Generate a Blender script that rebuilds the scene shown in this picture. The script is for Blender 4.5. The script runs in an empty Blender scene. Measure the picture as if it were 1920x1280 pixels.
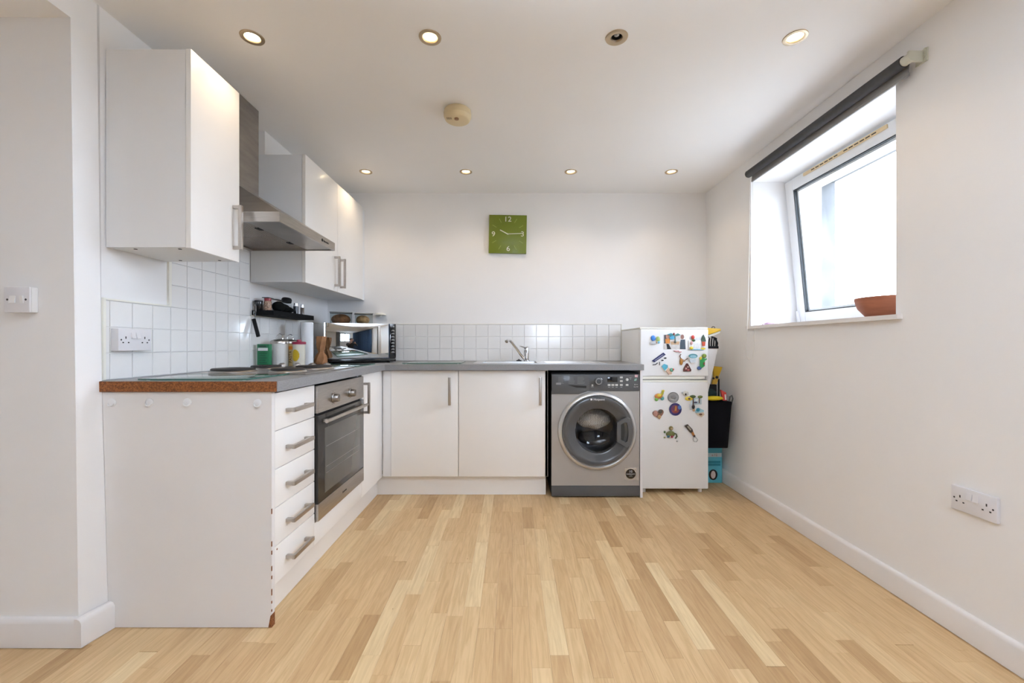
import bpy, bmesh, math, random
from mathutils import Matrix, Vector

random.seed(7)
PI = math.pi
SC = bpy.context.scene
COL = SC.collection
T = Matrix.Translation

# ------------------------------------------------------------------ camera, sky, exposure
cam_d = bpy.data.cameras.new('camera')
cam = bpy.data.objects.new('camera', cam_d)
COL.objects.link(cam)
cam.location = (0, 0, 1.044)
cam.rotation_euler = (PI / 2, 0, 0)
cam_d.sensor_width = 36
cam_d.lens = 36 * 790 / 1920
cam_d.shift_y = 6 / 1920
cam_d.clip_start = 0.02
SC.camera = cam

SC.view_settings.view_transform = 'Standard'
SC.view_settings.look = 'None'
SC.view_settings.gamma = 1
SC.view_settings.use_curve_mapping = False
SC.view_settings.exposure = 1.3
SC.cycles.max_bounces = 12
SC.cycles.diffuse_bounces = 8
SC.cycles.transparent_max_bounces = 16
SC.cycles.sample_clamp_indirect = 6

SKY = 7.2
world = bpy.data.worlds.new('overcast_sky')
SC.world = world
world.use_nodes = True
wn = world.node_tree.nodes
bg = wn['Background']
bg.inputs['Color'].default_value = (0.80, 0.92, 1.13, 1)
bg.inputs['Strength'].default_value = SKY
# even overcast sky, with duller ground below the horizon
wl = world.node_tree.links
w_tc = wn.new('ShaderNodeTexCoord')
w_sep = wn.new('ShaderNodeSeparateXYZ')
w_rmp = wn.new('ShaderNodeValToRGB')
wl.new(w_tc.outputs['Generated'], w_sep.inputs[0])
w_add = wn.new('ShaderNodeMath')
w_add.operation = 'MULTIPLY_ADD'
w_add.inputs[1].default_value = 0.5
w_add.inputs[2].default_value = 0.5
wl.new(w_sep.outputs['Z'], w_add.inputs[0])
wl.new(w_add.outputs[0], w_rmp.inputs['Fac'])
w_rmp.color_ramp.elements[0].position = 0.47
w_rmp.color_ramp.elements[0].color = (0.27, 0.30, 0.33, 1)
w_rmp.color_ramp.elements[1].position = 0.505
w_rmp.color_ramp.elements[1].color = (0.80, 0.92, 1.13, 1)
wl.new(w_rmp.outputs['Color'], bg.inputs['Color'])


def portal(name, loc, rot, sx, sy):
    d = bpy.data.lights.new(name, 'AREA')
    d.shape = 'RECTANGLE'
    d.size = sx
    d.size_y = sy
    d.cycles.is_portal = True
    o = bpy.data.objects.new(name, d)
    o.location = loc
    o.rotation_euler = rot
    COL.objects.link(o)


# the photographer's flash, fired up at the ceiling behind the camera
fl_d = bpy.data.lights.new('bounced_flash', 'SPOT')
fl_d.energy = 175
fl_d.color = (0.85, 0.98, 1.17)
fl_d.spot_size = math.radians(110)
fl_d.spot_blend = 0.6
fl_d.shadow_soft_size = 0.04
fl = bpy.data.objects.new('bounced_flash', fl_d)
fl.location = (0.2, -0.30, 1.34)
fl.rotation_euler = (math.radians(169), 0, 0)
COL.objects.link(fl)
portal('sky_portal_rear', (0.95, -4.66, 1.6), (PI / 2, 0, 0), 0.9, 1.1)
portal('sky_portal_near', (2.19, 0.66, 1.65), (PI / 2, 0, PI / 2), 0.32, 0.98)
portal('sky_portal_side', (2.19, 2.303, 1.65), (PI / 2, 0, PI / 2), 1.07, 0.98)

# ------------------------------------------------------------------ materials
MATS = {}


def mat(name, col, rough=0.5, metal=0.0, var=0.03, scale=8.0, bump=0.0, bscale=200.0,
        coat=0.0, emit=None, estr=0.0, spec=0.5, stretch=None, sheen=0.0):
    if name in MATS:
        return MATS[name]
    m = bpy.data.materials.new(name)
    m.use_nodes = True
    nt = m.node_tree
    b = nt.nodes['Principled BSDF']
    b.inputs['Roughness'].default_value = rough
    b.inputs['Metallic'].default_value = metal
    b.inputs['Coat Weight'].default_value = coat
    b.inputs['Coat Roughness'].default_value = 0.06
    b.inputs['Specular IOR Level'].default_value = spec
    b.inputs['Sheen Weight'].default_value = sheen
    tc = nt.nodes.new('ShaderNodeTexCoord')
    mp = nt.nodes.new('ShaderNodeMapping')
    nt.links.new(tc.outputs['Object'], mp.inputs['Vector'])
    if stretch:
        mp.inputs['Scale'].default_value = stretch
    n = nt.nodes.new('ShaderNodeTexNoise')
    n.inputs['Scale'].default_value = scale
    n.inputs['Detail'].default_value = 4
    nt.links.new(mp.outputs['Vector'], n.inputs['Vector'])
    r = nt.nodes.new('ShaderNodeValToRGB')
    r.color_ramp.elements[0].position = 0.3
    r.color_ramp.elements[1].position = 0.7
    r.color_ramp.elements[0].color = tuple(max(0, c * (1 - var)) for c in col) + (1,)
    r.color_ramp.elements[1].color = tuple(min(1, c * (1 + var)) for c in col) + (1,)
    nt.links.new(n.outputs['Fac'], r.inputs['Fac'])
    nt.links.new(r.outputs['Color'], b.inputs['Base Color'])
    if bump:
        n2 = nt.nodes.new('ShaderNodeTexNoise')
        n2.inputs['Scale'].default_value = bscale
        n2.inputs['Detail'].default_value = 3
        nt.links.new(mp.outputs['Vector'], n2.inputs['Vector'])
        bp = nt.nodes.new('ShaderNodeBump')
        bp.inputs['Strength'].default_value = bump
        bp.inputs['Distance'].default_value = 0.002
        nt.links.new(n2.outputs['Fac'], bp.inputs['Height'])
        nt.links.new(bp.outputs['Normal'], b.inputs['Normal'])
    if emit:
        b.inputs['Emission Color'].default_value = tuple(emit) + (1,)
        b.inputs['Emission Strength'].default_value = estr
    MATS[name] = m
    return m


def clear(name, tint=(0.97, 0.98, 0.98), gloss=1.0, ior=1.45):
    """thin clear sheet: mostly see-through with a fresnel reflection"""
    if name in MATS:
        return MATS[name]
    m = bpy.data.materials.new(name)
    m.use_nodes = True
    nt = m.node_tree
    nt.nodes.remove(nt.nodes['Principled BSDF'])
    out = nt.nodes['Material Output']
    tr = nt.nodes.new('ShaderNodeBsdfTransparent')
    tr.inputs['Color'].default_value = tuple(tint) + (1,)
    gl = nt.nodes.new('ShaderNodeBsdfGlossy')
    gl.inputs['Roughness'].default_value = 0.03
    gl.inputs['Color'].default_value = (gloss, gloss, gloss, 1)
    fr = nt.nodes.new('ShaderNodeFresnel')
    fr.inputs['IOR'].default_value = ior
    mx = nt.nodes.new('ShaderNodeMixShader')
    ge = nt.nodes.new('ShaderNodeNewGeometry')
    iv = nt.nodes.new('ShaderNodeMath')
    iv.operation = 'SUBTRACT'
    iv.inputs[0].default_value = 1.0
    nt.links.new(ge.outputs['Backfacing'], iv.inputs[1])
    ml = nt.nodes.new('ShaderNodeMath')
    ml.operation = 'MULTIPLY'
    nt.links.new(fr.outputs['Fac'], ml.inputs[0])
    nt.links.new(iv.outputs[0], ml.inputs[1])
    nt.links.new(ml.outputs[0], mx.inputs['Fac'])
    nt.links.new(tr.outputs['BSDF'], mx.inputs[1])
    nt.links.new(gl.outputs['BSDF'], mx.inputs[2])
    nt.links.new(mx.outputs['Shader'], out.inputs['Surface'])
    MATS[name] = m
    return m


def wood_floor():
    m = bpy.data.materials.new('laminate_floor')
    m.use_nodes = True
    nt = m.node_tree
    L = nt.links.new
    b = nt.nodes['Principled BSDF']
    at = nt.nodes.new('ShaderNodeAttribute')
    at.attribute_name = 'tone'
    ramp = nt.nodes.new('ShaderNodeValToRGB')
    cr = ramp.color_ramp
    cols = [(0.0, (0.465, 0.296, 0.140)), (0.3, (0.563, 0.379, 0.196)), (0.55, (0.614, 0.424, 0.224)),
            (0.8, (0.670, 0.488, 0.272)), (1.0, (0.735, 0.578, 0.344))]
    cr.elements[0].position = 0
    cr.elements[0].color = cols[0][1] + (1,)
    cr.elements[1].position = 1
    cr.elements[1].color = cols[-1][1] + (1,)
    for p, c in cols[1:-1]:
        e = cr.elements.new(p)
        e.color = c + (1,)
    L(at.outputs['Fac'], ramp.inputs['Fac'])
    tc = nt.nodes.new('ShaderNodeTexCoord')
    # grain: noise drawn out along the boards, shifted per strip
    off = nt.nodes.new('ShaderNodeVectorMath')
    off.operation = 'MULTIPLY_ADD'
    cmb = nt.nodes.new('ShaderNodeCombineXYZ')
    mul = nt.nodes.new('ShaderNodeMath')
    mul.operation = 'MULTIPLY'
    mul.inputs[1].default_value = 37.0
    L(at.outputs['Fac'], mul.inputs[0])
    L(mul.outputs[0], cmb.inputs['Y'])
    L(mul.outputs[0], cmb.inputs['Z'])
    off.inputs[1].default_value = (30, 2.2, 1)
    L(tc.outputs['Object'], off.inputs[0])
    L(cmb.outputs['Vector'], off.inputs[2])
    n = nt.nodes.new('ShaderNodeTexNoise')
    n.inputs['Scale'].default_value = 2.2
    n.inputs['Detail'].default_value = 7
    n.inputs['Distortion'].default_value = 1.2
    L(off.outputs['Vector'], n.inputs['Vector'])
    gr = nt.nodes.new('ShaderNodeValToRGB')
    gr.color_ramp.elements[0].position = 0.32
    gr.color_ramp.elements[0].color = (0.80, 0.74, 0.68, 1)
    gr.color_ramp.elements[1].position = 0.62
    gr.color_ramp.elements[1].color = (1.04, 1.04, 1.04, 1)
    L(n.outputs['Fac'], gr.inputs['Fac'])
    mx = nt.nodes.new('ShaderNodeMix')
    mx.data_type = 'RGBA'
    mx.blend_type = 'MULTIPLY'
    mx.inputs['Factor'].default_value = 0.75
    L(ramp.outputs['Color'], mx.inputs['A'])
    L(gr.outputs['Color'], mx.inputs['B'])
    # small dark knots
    v = nt.nodes.new('ShaderNodeTexVoronoi')
    v.inputs['Scale'].default_value = 4.5
    mp = nt.nodes.new('ShaderNodeMapping')
    mp.inputs['Scale'].default_value = (1.6, 1.0, 1)
    L(tc.outputs['Object'], mp.inputs['Vector'])
    L(mp.outputs['Vector'], v.inputs['Vector'])
    kr = nt.nodes.new('ShaderNodeValToRGB')
    kr.color_ramp.elements[0].position = 0.008
    kr.color_ramp.elements[0].color = (0.35, 0.22, 0.14, 1)
    kr.color_ramp.elements[1].position = 0.025
    kr.color_ramp.elements[1].color = (1, 1, 1, 1)
    L(v.outputs['Distance'], kr.inputs['Fac'])
    m2 = nt.nodes.new('ShaderNodeMix')
    m2.data_type = 'RGBA'
    m2.blend_type = 'MULTIPLY'
    m2.inputs['Factor'].default_value = 0.8
    L(mx.outputs['Result'], m2.inputs['A'])
    L(kr.outputs['Color'], m2.inputs['B'])
    L(m2.outputs['Result'], b.inputs['Base Color'])
    b.inputs['Roughness'].default_value = 0.42
    b.inputs['Specular IOR Level'].default_value = 0.35
    return m


def speckle(name, c1, c2, scale, rough, bump=0.0):
    m = bpy.data.materials.new(name)
    m.use_nodes = True
    nt = m.node_tree
    b = nt.nodes['Principled BSDF']
    tc = nt.nodes.new('ShaderNodeTexCoord')
    n = nt.nodes.new('ShaderNodeTexNoise')
    n.inputs['Scale'].default_value = scale
    n.inputs['Detail'].default_value = 6
    n.inputs['Roughness'].default_value = 0.8
    nt.links.new(tc.outputs['Object'], n.inputs['Vector'])
    r = nt.nodes.new('ShaderNodeValToRGB')
    r.color_ramp.elements[0].position = 0.38
    r.color_ramp.elements[1].position = 0.62
    r.color_ramp.elements[0].color = c1 + (1,)
    r.color_ramp.elements[1].color = c2 + (1,)
    nt.links.new(n.outputs['Fac'], r.inputs['Fac'])
    nt.links.new(r.outputs['Color'], b.inputs['Base Color'])
    b.inputs['Roughness'].default_value = rough
    if bump:
        bp = nt.nodes.new('ShaderNodeBump')
        bp.inputs['Strength'].default_value = bump
        bp.inputs['Distance'].default_value = 0.002
        nt.links.new(n.outputs['Fac'], bp.inputs['Height'])
        nt.links.new(bp.outputs['Normal'], b.inputs['Normal'])
    return m


M_WALL = mat('wall_paint', (0.865, 0.858, 0.854), 0.75, var=0.012, scale=2.5, bump=0.06, bscale=160)
M_CEIL = mat('ceiling_paint', (0.865, 0.858, 0.853), 0.8, var=0.01, scale=2.0, bump=0.04, bscale=140)
M_TRIM = mat('gloss_trim_paint', (0.80, 0.775, 0.76), 0.35, var=0.015, scale=5)
M_FLOOR = wood_floor()
M_GAP = mat('dark_gap', (0.045, 0.035, 0.028), 0.9, var=0.2)
M_TILE = mat('white_glazed_tile', (0.84, 0.835, 0.82), 0.16, var=0.02, scale=6, coat=0.3)
M_TTRIM = mat('cream_tile_trim', (0.82, 0.805, 0.73), 0.35)
M_DOOR = mat('gloss_cream_white_door', (0.87, 0.85, 0.82), 0.3, var=0.01, scale=3, coat=0.12)
M_CARC = mat('white_melamine', (0.78, 0.775, 0.77), 0.4, var=0.012, scale=4)
M_PANEL = mat('white_painted_panel', (0.79, 0.77, 0.755), 0.5, var=0.02, scale=3, bump=0.05, bscale=90)
M_GREYM = mat('grey_white_melamine', (0.82, 0.835, 0.85), 0.4, var=0.012, scale=4)
M_NICK = mat('brushed_nickel', (0.50, 0.46, 0.42), 0.36, 1.0, var=0.06, scale=30, stretch=(1, 1, 12))
M_STEEL = mat('brushed_steel', (0.46, 0.43, 0.40), 0.33, 1.0, var=0.08, scale=12, stretch=(1, 1, 14))
M_HOODST = mat('hood_steel', (0.36, 0.335, 0.31), 0.34, 1.0, var=0.12, scale=7, stretch=(1, 1, 5))
M_CHROME = mat('polished_chrome', (0.72, 0.72, 0.73), 0.07, 1.0, var=0.01)
M_SINK = mat('sink_steel', (0.66, 0.65, 0.63), 0.25, 1.0, var=0.05, scale=20)
M_WORK = speckle('grey_worktop_laminate', (0.20, 0.20, 0.205), (0.30, 0.30, 0.305), 260, 0.42)
M_CHIP = speckle('raw_chipboard', (0.10, 0.028, 0.008), (0.38, 0.135, 0.038), 170, 0.9, 0.5)
M_BLACK = mat('black_plastic', (0.010, 0.010, 0.011), 0.5, var=0.15, spec=0.25)
M_BLKG = mat('black_gloss', (0.008, 0.008, 0.009), 0.08, var=0.1, coat=0.4)
M_DKGL = mat('dark_oven_glass', (0.030, 0.027, 0.024), 0.12, var=0.1, coat=0.0, spec=0.35)
M_OVWIN = mat('oven_inner_window', (0.10, 0.096, 0.084), 0.12, var=0.1, coat=0.0, spec=0.35)
M_PLATE = mat('cast_iron_hotplate', (0.03, 0.027, 0.025), 0.55, 0.3, var=0.2, scale=40)
M_GLASS = clear('window_glass')
M_CLEAR = clear('clear_plastic', (0.88, 0.90, 0.90))
M_GBOARD = clear('green_tinted_glass', (0.72, 0.84, 0.79), 0.9, 1.5)
M_GEDGE = mat('green_glass_edge', (0.05, 0.14, 0.11), 0.15)
M_WHITE = mat('white_plastic', (0.80, 0.80, 0.80), 0.3, var=0.01)
M_SOCK = mat('socket_plastic', (0.74, 0.73, 0.75), 0.3, var=0.01)
M_DARK = mat('dark_slot', (0.02, 0.018, 0.016), 0.7)
M_CREAM = mat('aged_cream_plastic', (0.70, 0.58, 0.36), 0.45, var=0.04)
M_BRASS = mat('satin_gold_ring', (0.55, 0.43, 0.29), 0.35, 0.85, var=0.05)
M_LAMP = mat('lamp_face', (1, 0.95, 0.85), 0.4, emit=(1.0, 0.80, 0.50), estr=9.0)
M_LAMP2 = mat('deep_lamp_face', (1, 0.9, 0.7), 0.4, emit=(1.0, 0.72, 0.38), estr=2.6)
M_BULB = mat('unlit_lamp', (0.45, 0.45, 0.44), 0.15, 0.6)
M_UPVC = mat('white_upvc', (0.83, 0.84, 0.845), 0.25, var=0.01)
M_RUBB = mat('dark_gasket', (0.03, 0.035, 0.038), 0.6)
M_BLIND = mat('charcoal_blind_fabric', (0.055, 0.055, 0.058), 0.7, var=0.1, scale=60, bump=0.1, bscale=500)
M_HEM = mat('grey_blind_bar', (0.30, 0.30, 0.30), 0.5)
M_STONE = mat('grey_render', (0.14, 0.142, 0.144), 0.9, var=0.25, scale=5, bump=0.3, bscale=40)
M_FRIDGE = mat('fridge_white', (0.80, 0.80, 0.795), 0.28, var=0.012, scale=3)
M_FRCREAM = mat('fridge_cream_edge', (0.79, 0.775, 0.70), 0.35, var=0.02)
M_SILVER = mat('silver_paint', (0.42, 0.405, 0.385), 0.4, 0.45, var=0.02)
M_RING = mat('silver_door_ring', (0.62, 0.615, 0.605), 0.25, 0.6, var=0.02)
M_GRAPH = mat('graphite_plastic', (0.085, 0.087, 0.09), 0.3, var=0.05, coat=0.2)
M_GRAPH2 = mat('graphite_door', (0.075, 0.078, 0.081), 0.22, var=0.05, coat=0.4)
M_BTN = mat('pale_button', (0.60, 0.60, 0.58), 0.4)
M_PRINT = mat('pale_print', (0.62, 0.62, 0.62), 0.5)
M_GREEN = mat('clock_green', (0.16, 0.205, 0.005), 0.35, var=0.05, coat=0.1)
M_IVORY = mat('ivory_print', (0.80, 0.79, 0.66), 0.4)
M_OLIVE = mat('olive_tick', (0.33, 0.40, 0.08), 0.4)
M_TERRA = mat('terracotta', (0.36, 0.125, 0.062), 0.7, var=0.12, scale=10, stretch=(1, 1, 6))


def cm(name, col, rough=0.45, **k):
    return mat(name, col, rough, **k)


# ------------------------------------------------------------------ mesh helpers
class B:
    def __init__(self):
        self.bm = bmesh.new()

    def _bev(self, fs, bev, seg):
        es = set()
        for f in fs:
            es.update(f.edges)
        bmesh.ops.bevel(self.bm, geom=list(es), offset=bev, segments=seg, affect='EDGES', profile=0.6)

    def box(self, x0, x1, y0, y1, z0, z1, bev=0.0, seg=2):
        vs = [self.bm.verts.new(p) for p in
              ((x0, y0, z0), (x1, y0, z0), (x1, y1, z0), (x0, y1, z0), (x0, y0, z1), (x1, y0, z1), (x1, y1, z1), (x0, y1, z1))]
        fs = [self.bm.faces.new([vs[i] for i in q]) for q in
              ((3, 2, 1, 0), (4, 5, 6, 7), (0, 1, 5, 4), (1, 2, 6, 5), (2, 3, 7, 6), (3, 0, 4, 7))]
        if bev:
            self._bev(fs, bev, seg)
        return self

    def hexa(self, pts, bev=0.0):
        """8 free corners: bottom ring then top ring"""
        vs = [self.bm.verts.new(p) for p in pts]
        fs = [self.bm.faces.new([vs[i] for i in q]) for q in
              ((3, 2, 1, 0), (4, 5, 6, 7), (0, 1, 5, 4), (1, 2, 6, 5), (2, 3, 7, 6), (3, 0, 4, 7))]
        if bev:
            self._bev(fs, bev, 2)
        return self

    def cyl(self, p0, p1, r0, r1=None, n=20, caps=True):
        r1 = r0 if r1 is None else r1
        p0, p1 = Vector(p0), Vector(p1)
        q = (p1 - p0).to_track_quat('Z', 'Y')
        rings = []
        for p, r in ((p0, r0), (p1, r1)):
            rings.append([self.bm.verts.new(p + q @ Vector((r * math.cos(2 * PI * i / n), r * math.sin(2 * PI * i / n), 0)))
                          for i in range(n)])
        for i in range(n):
            j = (i + 1) % n
            self.bm.faces.new((rings[0][i], rings[0][j], rings[1][j], rings[1][i]))
        if caps:
            self.bm.faces.new(rings[0][::-1])
            self.bm.faces.new(rings[1])
        return self

    def lathe(self, prof, c, axis='Z', n=32, cap0=False, cap1=False):
        rings = []
        for r, h in prof:
            ring = []
            for i in range(n):
                a = 2 * PI * i / n
                u, v = r * math.cos(a), r * math.sin(a)
                p = {'Z': (u, v, h), 'Y': (u, h, v), 'X': (h, u, v)}[axis]
                ring.append(self.bm.verts.new((c[0] + p[0], c[1] + p[1], c[2] + p[2])))
            rings.append(ring)
        for a, b in zip(rings, rings[1:]):
            for i in range(n):
                j = (i + 1) % n
                self.bm.faces.new((a[i], a[j], b[j], b[i]))
        if cap0:
            self.bm.faces.new(rings[0][::-1])
        if cap1:
            self.bm.faces.new(rings[-1])
        return self

    def tube(self, pts, r, n=10, closed=False):
        pts = [Vector(p) for p in pts]
        m = len(pts)
        rs = r if isinstance(r, (list, tuple)) else [r] * m
        rings = []
        up = None
        for k, p in enumerate(pts):
            if closed:
                d = pts[(k + 1) % m] - pts[k - 1]
            else:
                d = pts[min(k + 1, m - 1)] - pts[max(k - 1, 0)]
            d.normalize()
            if up is None:
                up = d.orthogonal().normalized()
            up = (up - d * up.dot(d)).normalized()
            s = d.cross(up)
            rings.append([self.bm.verts.new(p + rs[k] * (math.cos(2 * PI * i / n) * up + math.sin(2 * PI * i / n) * s))
                          for i in range(n)])
        pairs = list(zip(rings, rings[1:])) + ([(rings[-1], rings[0])] if closed else [])
        for a, b in pairs:
            for i in range(n):
                j = (i + 1) % n
                self.bm.faces.new((a[i], a[j], b[j], b[i]))
        if not closed:
            self.bm.faces.new(rings[0][::-1])
            self.bm.faces.new(rings[-1])
        return self

    def prism(self, poly, plane, a0, a1, bev=0.0):
        def pt(u, v, a):
            return {'xz': (u, a, v), 'yz': (a, u, v), 'xy': (u, v, a)}[plane]
        A = [self.bm.verts.new(pt(u, v, a0)) for u, v in poly]
        C = [self.bm.verts.new(pt(u, v, a1)) for u, v in poly]
        fs = [self.bm.faces.new(A[::-1]), self.bm.faces.new(C)]
        k = len(poly)
        for i in range(k):
            j = (i + 1) % k
            fs.append(self.bm.faces.new((A[i], A[j], C[j], C[i])))
        if bev:
            self._bev(fs, bev, 2)
        return self

    def ell(self, c, rx, ry, rz, nu=20, nv=12, noise=0.0, seed=0):
        rnd = random.Random(seed)
        rows = []
        for k in range(1, nv):
            th = PI * k / nv
            rows.append([self.bm.verts.new((c[0] + rx * math.sin(th) * math.cos(2 * PI * i / nu) * (1 + rnd.uniform(-noise, noise)),
                                            c[1] + ry * math.sin(th) * math.sin(2 * PI * i / nu) * (1 + rnd.uniform(-noise, noise)),
                                            c[2] + rz * math.cos(th) * (1 + rnd.uniform(-noise, noise)))) for i in range(nu)])
        t = self.bm.verts.new((c[0], c[1], c[2] + rz))
        b = self.bm.verts.new((c[0], c[1], c[2] - rz))
        for i in range(nu):
            j = (i + 1) % nu
            self.bm.faces.new((t, rows[0][i], rows[0][j]))
            self.bm.faces.new((b, rows[-1][j], rows[-1][i]))
            for a, d in zip(rows, rows[1:]):
                self.bm.faces.new((a[i], d[i], d[j], a[j]))
        return self

    def quad(self, *ps):
        self.bm.faces.new([self.bm.verts.new(p) for p in ps])
        return self

    def xf(self, m):
        self.bm.transform(m)
        return self


ORIG = {}


def finish(name, b, m, sharp=0.7, recalc=True):
    bm = b.bm
    if recalc:
        bmesh.ops.recalc_face_normals(bm, faces=bm.faces[:])
    me = bpy.data.meshes.new(name)
    bm.to_mesh(me)
    bm.free()
    me.materials.append(m)
    me.shade_smooth()
    me.set_sharp_from_angle(angle=sharp)
    return me


def part(name, b, m, parent, label=None, local=False, sharp=0.7):
    """a mesh under a thing (or under a part of it)"""
    o0 = ORIG[parent.name]
    if not local:
        b.bm.transform(T(-o0))
    o = bpy.data.objects.new(name, finish(name, b, m, sharp))
    COL.objects.link(o)
    o.parent = parent
    ORIG[o.name] = o0
    if label:
        o['label'] = label
    return o


def tag(o, label, cat, group=None):
    o['label'] = label
    o['category'] = cat
    if group:
        o['group'] = group
    return o


def thing(name, label, cat, loc, rotz=0.0, group=None):
    o = bpy.data.objects.new(name, None)
    COL.objects.link(o)
    o.empty_display_size = 0.05
    o.location = loc
    o.rotation_euler = (0, 0, rotz)
    ORIG[o.name] = Vector(loc)
    return tag(o, label, cat, group)


def single(name, b, m, label, cat, group=None, sharp=0.7):
    """a thing that is one mesh; origin at the centre of its base"""
    vs = [v.co for v in b.bm.verts]
    lo = Vector([min(v[i] for v in vs) for i in range(3)])
    hi = Vector([max(v[i] for v in vs) for i in range(3)])
    c = Vector(((lo.x + hi.x) / 2, (lo.y + hi.y) / 2, lo.z))
    b.bm.transform(T(-c))
    o = bpy.data.objects.new(name, finish(name, b, m, sharp))
    COL.objects.link(o)
    o.location = c
    ORIG[o.name] = c
    return tag(o, label, cat, group)


def struct(name, b, m, sharp=0.7, recalc=True):
    o = bpy.data.objects.new(name, finish(name, b, m, sharp, recalc))
    COL.objects.link(o)
    o['kind'] = 'structure'
    ORIG[o.name] = Vector((0, 0, 0))
    return o


def struct_empty(name, loc):
    o = bpy.data.objects.new(name, None)
    COL.objects.link(o)
    o.location = loc
    o['kind'] = 'structure'
    ORIG[o.name] = Vector(loc)
    return o


def lettering(name, body, size, loc, rot, m, parent, ext=0.0004, local=False, label=None, sx=1.0, align='CENTER'):
    c = bpy.data.curves.new(name, 'FONT')
    c.body = body
    c.size = size
    c.align_x = align
    c.align_y = 'CENTER'
    c.extrude = ext
    tmp = bpy.data.objects.new(name + '_outline', c)
    COL.objects.link(tmp)
    bpy.context.view_layer.update()
    me = bpy.data.meshes.new_from_object(tmp.evaluated_get(bpy.context.evaluated_depsgraph_get()))
    bpy.data.objects.remove(tmp)
    bpy.data.curves.remove(c)
    me.materials.clear()
    me.materials.append(m)
    o = bpy.data.objects.new(name, me)
    COL.objects.link(o)
    ORIG[o.name] = ORIG[parent.name]
    o.parent = parent
    o.location = Vector(loc) if local else Vector(loc) - ORIG[parent.name]
    o.rotation_euler = rot
    o.scale = (sx, 1, 1)
    if label:
        o['label'] = label
    return o


FACE_CAM = (PI / 2, 0, 0)
FACE_EAST = (PI / 2, 0, PI / 2)

# ------------------------------------------------------------------ room shell
CEIL = 2.30
WL, WR, WB = -1.53, 1.61, 3.496
REAR = -4.6
HALL_Y = 1.465
HALL_Z = 2.182

# floor: one slab with laminate strips lying on it
floor = struct('floor', B().box(-2.95, 2.0, REAR - 0.1, WB + 0.1, -0.06, -0.0085), M_GAP)


def strip_mesh(b, x0, x1, y0, y1, tone, lay):
    g, c, zt, zb = 0.00015, 0.0003, random.uniform(-0.0002, 0.0), -0.008
    x0 += g
    x1 -= g
    y0 += 0.002 if random.random() < 0.05 else g
    y1 -= g
    lo = [b.bm.verts.new(p) for p in ((x0, y0, zb), (x1, y0, zb), (x1, y1, zb), (x0, y1, zb))]
    mi = [b.bm.verts.new(p) for p in ((x0, y0, zt - c), (x1, y0, zt - c), (x1, y1, zt - c), (x0, y1, zt - c))]
    hi = [b.bm.verts.new(p) for p in ((x0 + c, y0 + c, zt), (x1 - c, y0 + c, zt), (x1 - c, y1 - c, zt), (x0 + c, y1 - c, zt))]
    fs = [b.bm.faces.new(hi), b.bm.faces.new(lo[::-1])]
    for i in range(4):
        j = (i + 1) % 4
        fs.append(b.bm.faces.new((lo[i], lo[j], mi[j], mi[i])))
        fs.append(b.bm.faces.new((mi[i], mi[j], hi[j], hi[i])))
    for f in fs:
        f[lay] = tone


def new_strips():
    b = B()
    return b, b.bm.faces.layers.float.new('tone')


PW = 0.0635
rest, rest_lay = new_strips()
n_planks = 0
tones = [0.08, 0.25, 0.38, 0.45, 0.5, 0.55, 0.62, 0.7, 0.8, 0.9]


def plank(x0, x1, y0, y1):
    global n_planks
    b, lay = new_strips()
    strip_mesh(b, x0, x1, y0, y1, random.choice(tones) + random.uniform(-0.05, 0.05), lay)
    part('plank', b, M_FLOOR, floor)
    n_planks += 1


def run_rest(x0, x1, y0, y1):
    y = y0
    while y < y1 - 1e-4:
        e = min(y + random.uniform(0.3, 0.6), y1)
        if y1 - e < 0.1:
            e = y1
        strip_mesh(rest, x0, x1, y, e, random.choice(tones) + random.uniform(-0.05, 0.05), rest_lay)
        y = e


k = 0
x = -2.92
while x < 1.6:
    x1 = min(x + PW, 1.612)
    hall = x1 < -1.85
    far = WB if x > -0.99 else (1.56 if x > -1.52 else HALL_Y)
    if hall:
        run_rest(x, x1, REAR, HALL_Y)
    else:
        ys = 1.12 - random.uniform(0.0, 0.32)
        run_rest(x, x1, REAR, ys)
        y = ys
        while y < far - 1e-4:
            e = min(y + random.uniform(0.28, 0.62), far)
            if far - e < 0.12:
                e = far
            plank(x, x1, y, e)
            y = e
        if far < WB and x > WL - 0.02:
            run_rest(x, x1, far, WB)
    x = x1
o = part('flooring', rest, M_FLOOR, floor)
o['kind'] = 'stuff'

# ceiling with openings for the downlights
LX = [-1.062, -0.335, 0.428, 1.158]
LY = [1.723, 3.062]
xs = sorted([-1.66, 2.0] + [x + s * 0.029 for x in LX for s in (-1, 1)])
ysl = sorted([REAR - 0.1, WB + 0.1] + [y + s * 0.029 for y in LY for s in (-1, 1)])
b = B()
for i in range(len(xs) - 1):
    for j in range(len(ysl) - 1):
        cx, cy = (xs[i] + xs[i + 1]) / 2, (ysl[j] + ysl[j + 1]) / 2
        if any(abs(cx - lx) < 0.02 for lx in LX) and any(abs(cy - ly) < 0.02 for ly in LY):
            continue
        b.box(xs[i], xs[i + 1], ysl[j], ysl[j + 1], CEIL, CEIL + 0.012)
b.box(-1.66, 2.0, REAR - 0.1, WB + 0.1, CEIL + 0.08, CEIL + 0.12)
bmesh.ops.remove_doubles(b.bm, verts=b.bm.verts[:], dist=1e-5)
struct('ceiling', b, M_CEIL)
b = B().box(-2.95, -1.537, REAR - 0.1, HALL_Y + 0.05, HALL_Z, HALL_Z + 0.2)
struct('ceiling_hall', b, M_CEIL)

# walls
wall_back = struct('wall_back', B().box(-1.66, 2.2, WB, WB + 0.12, 0, CEIL + 0.05), M_WALL)

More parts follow.
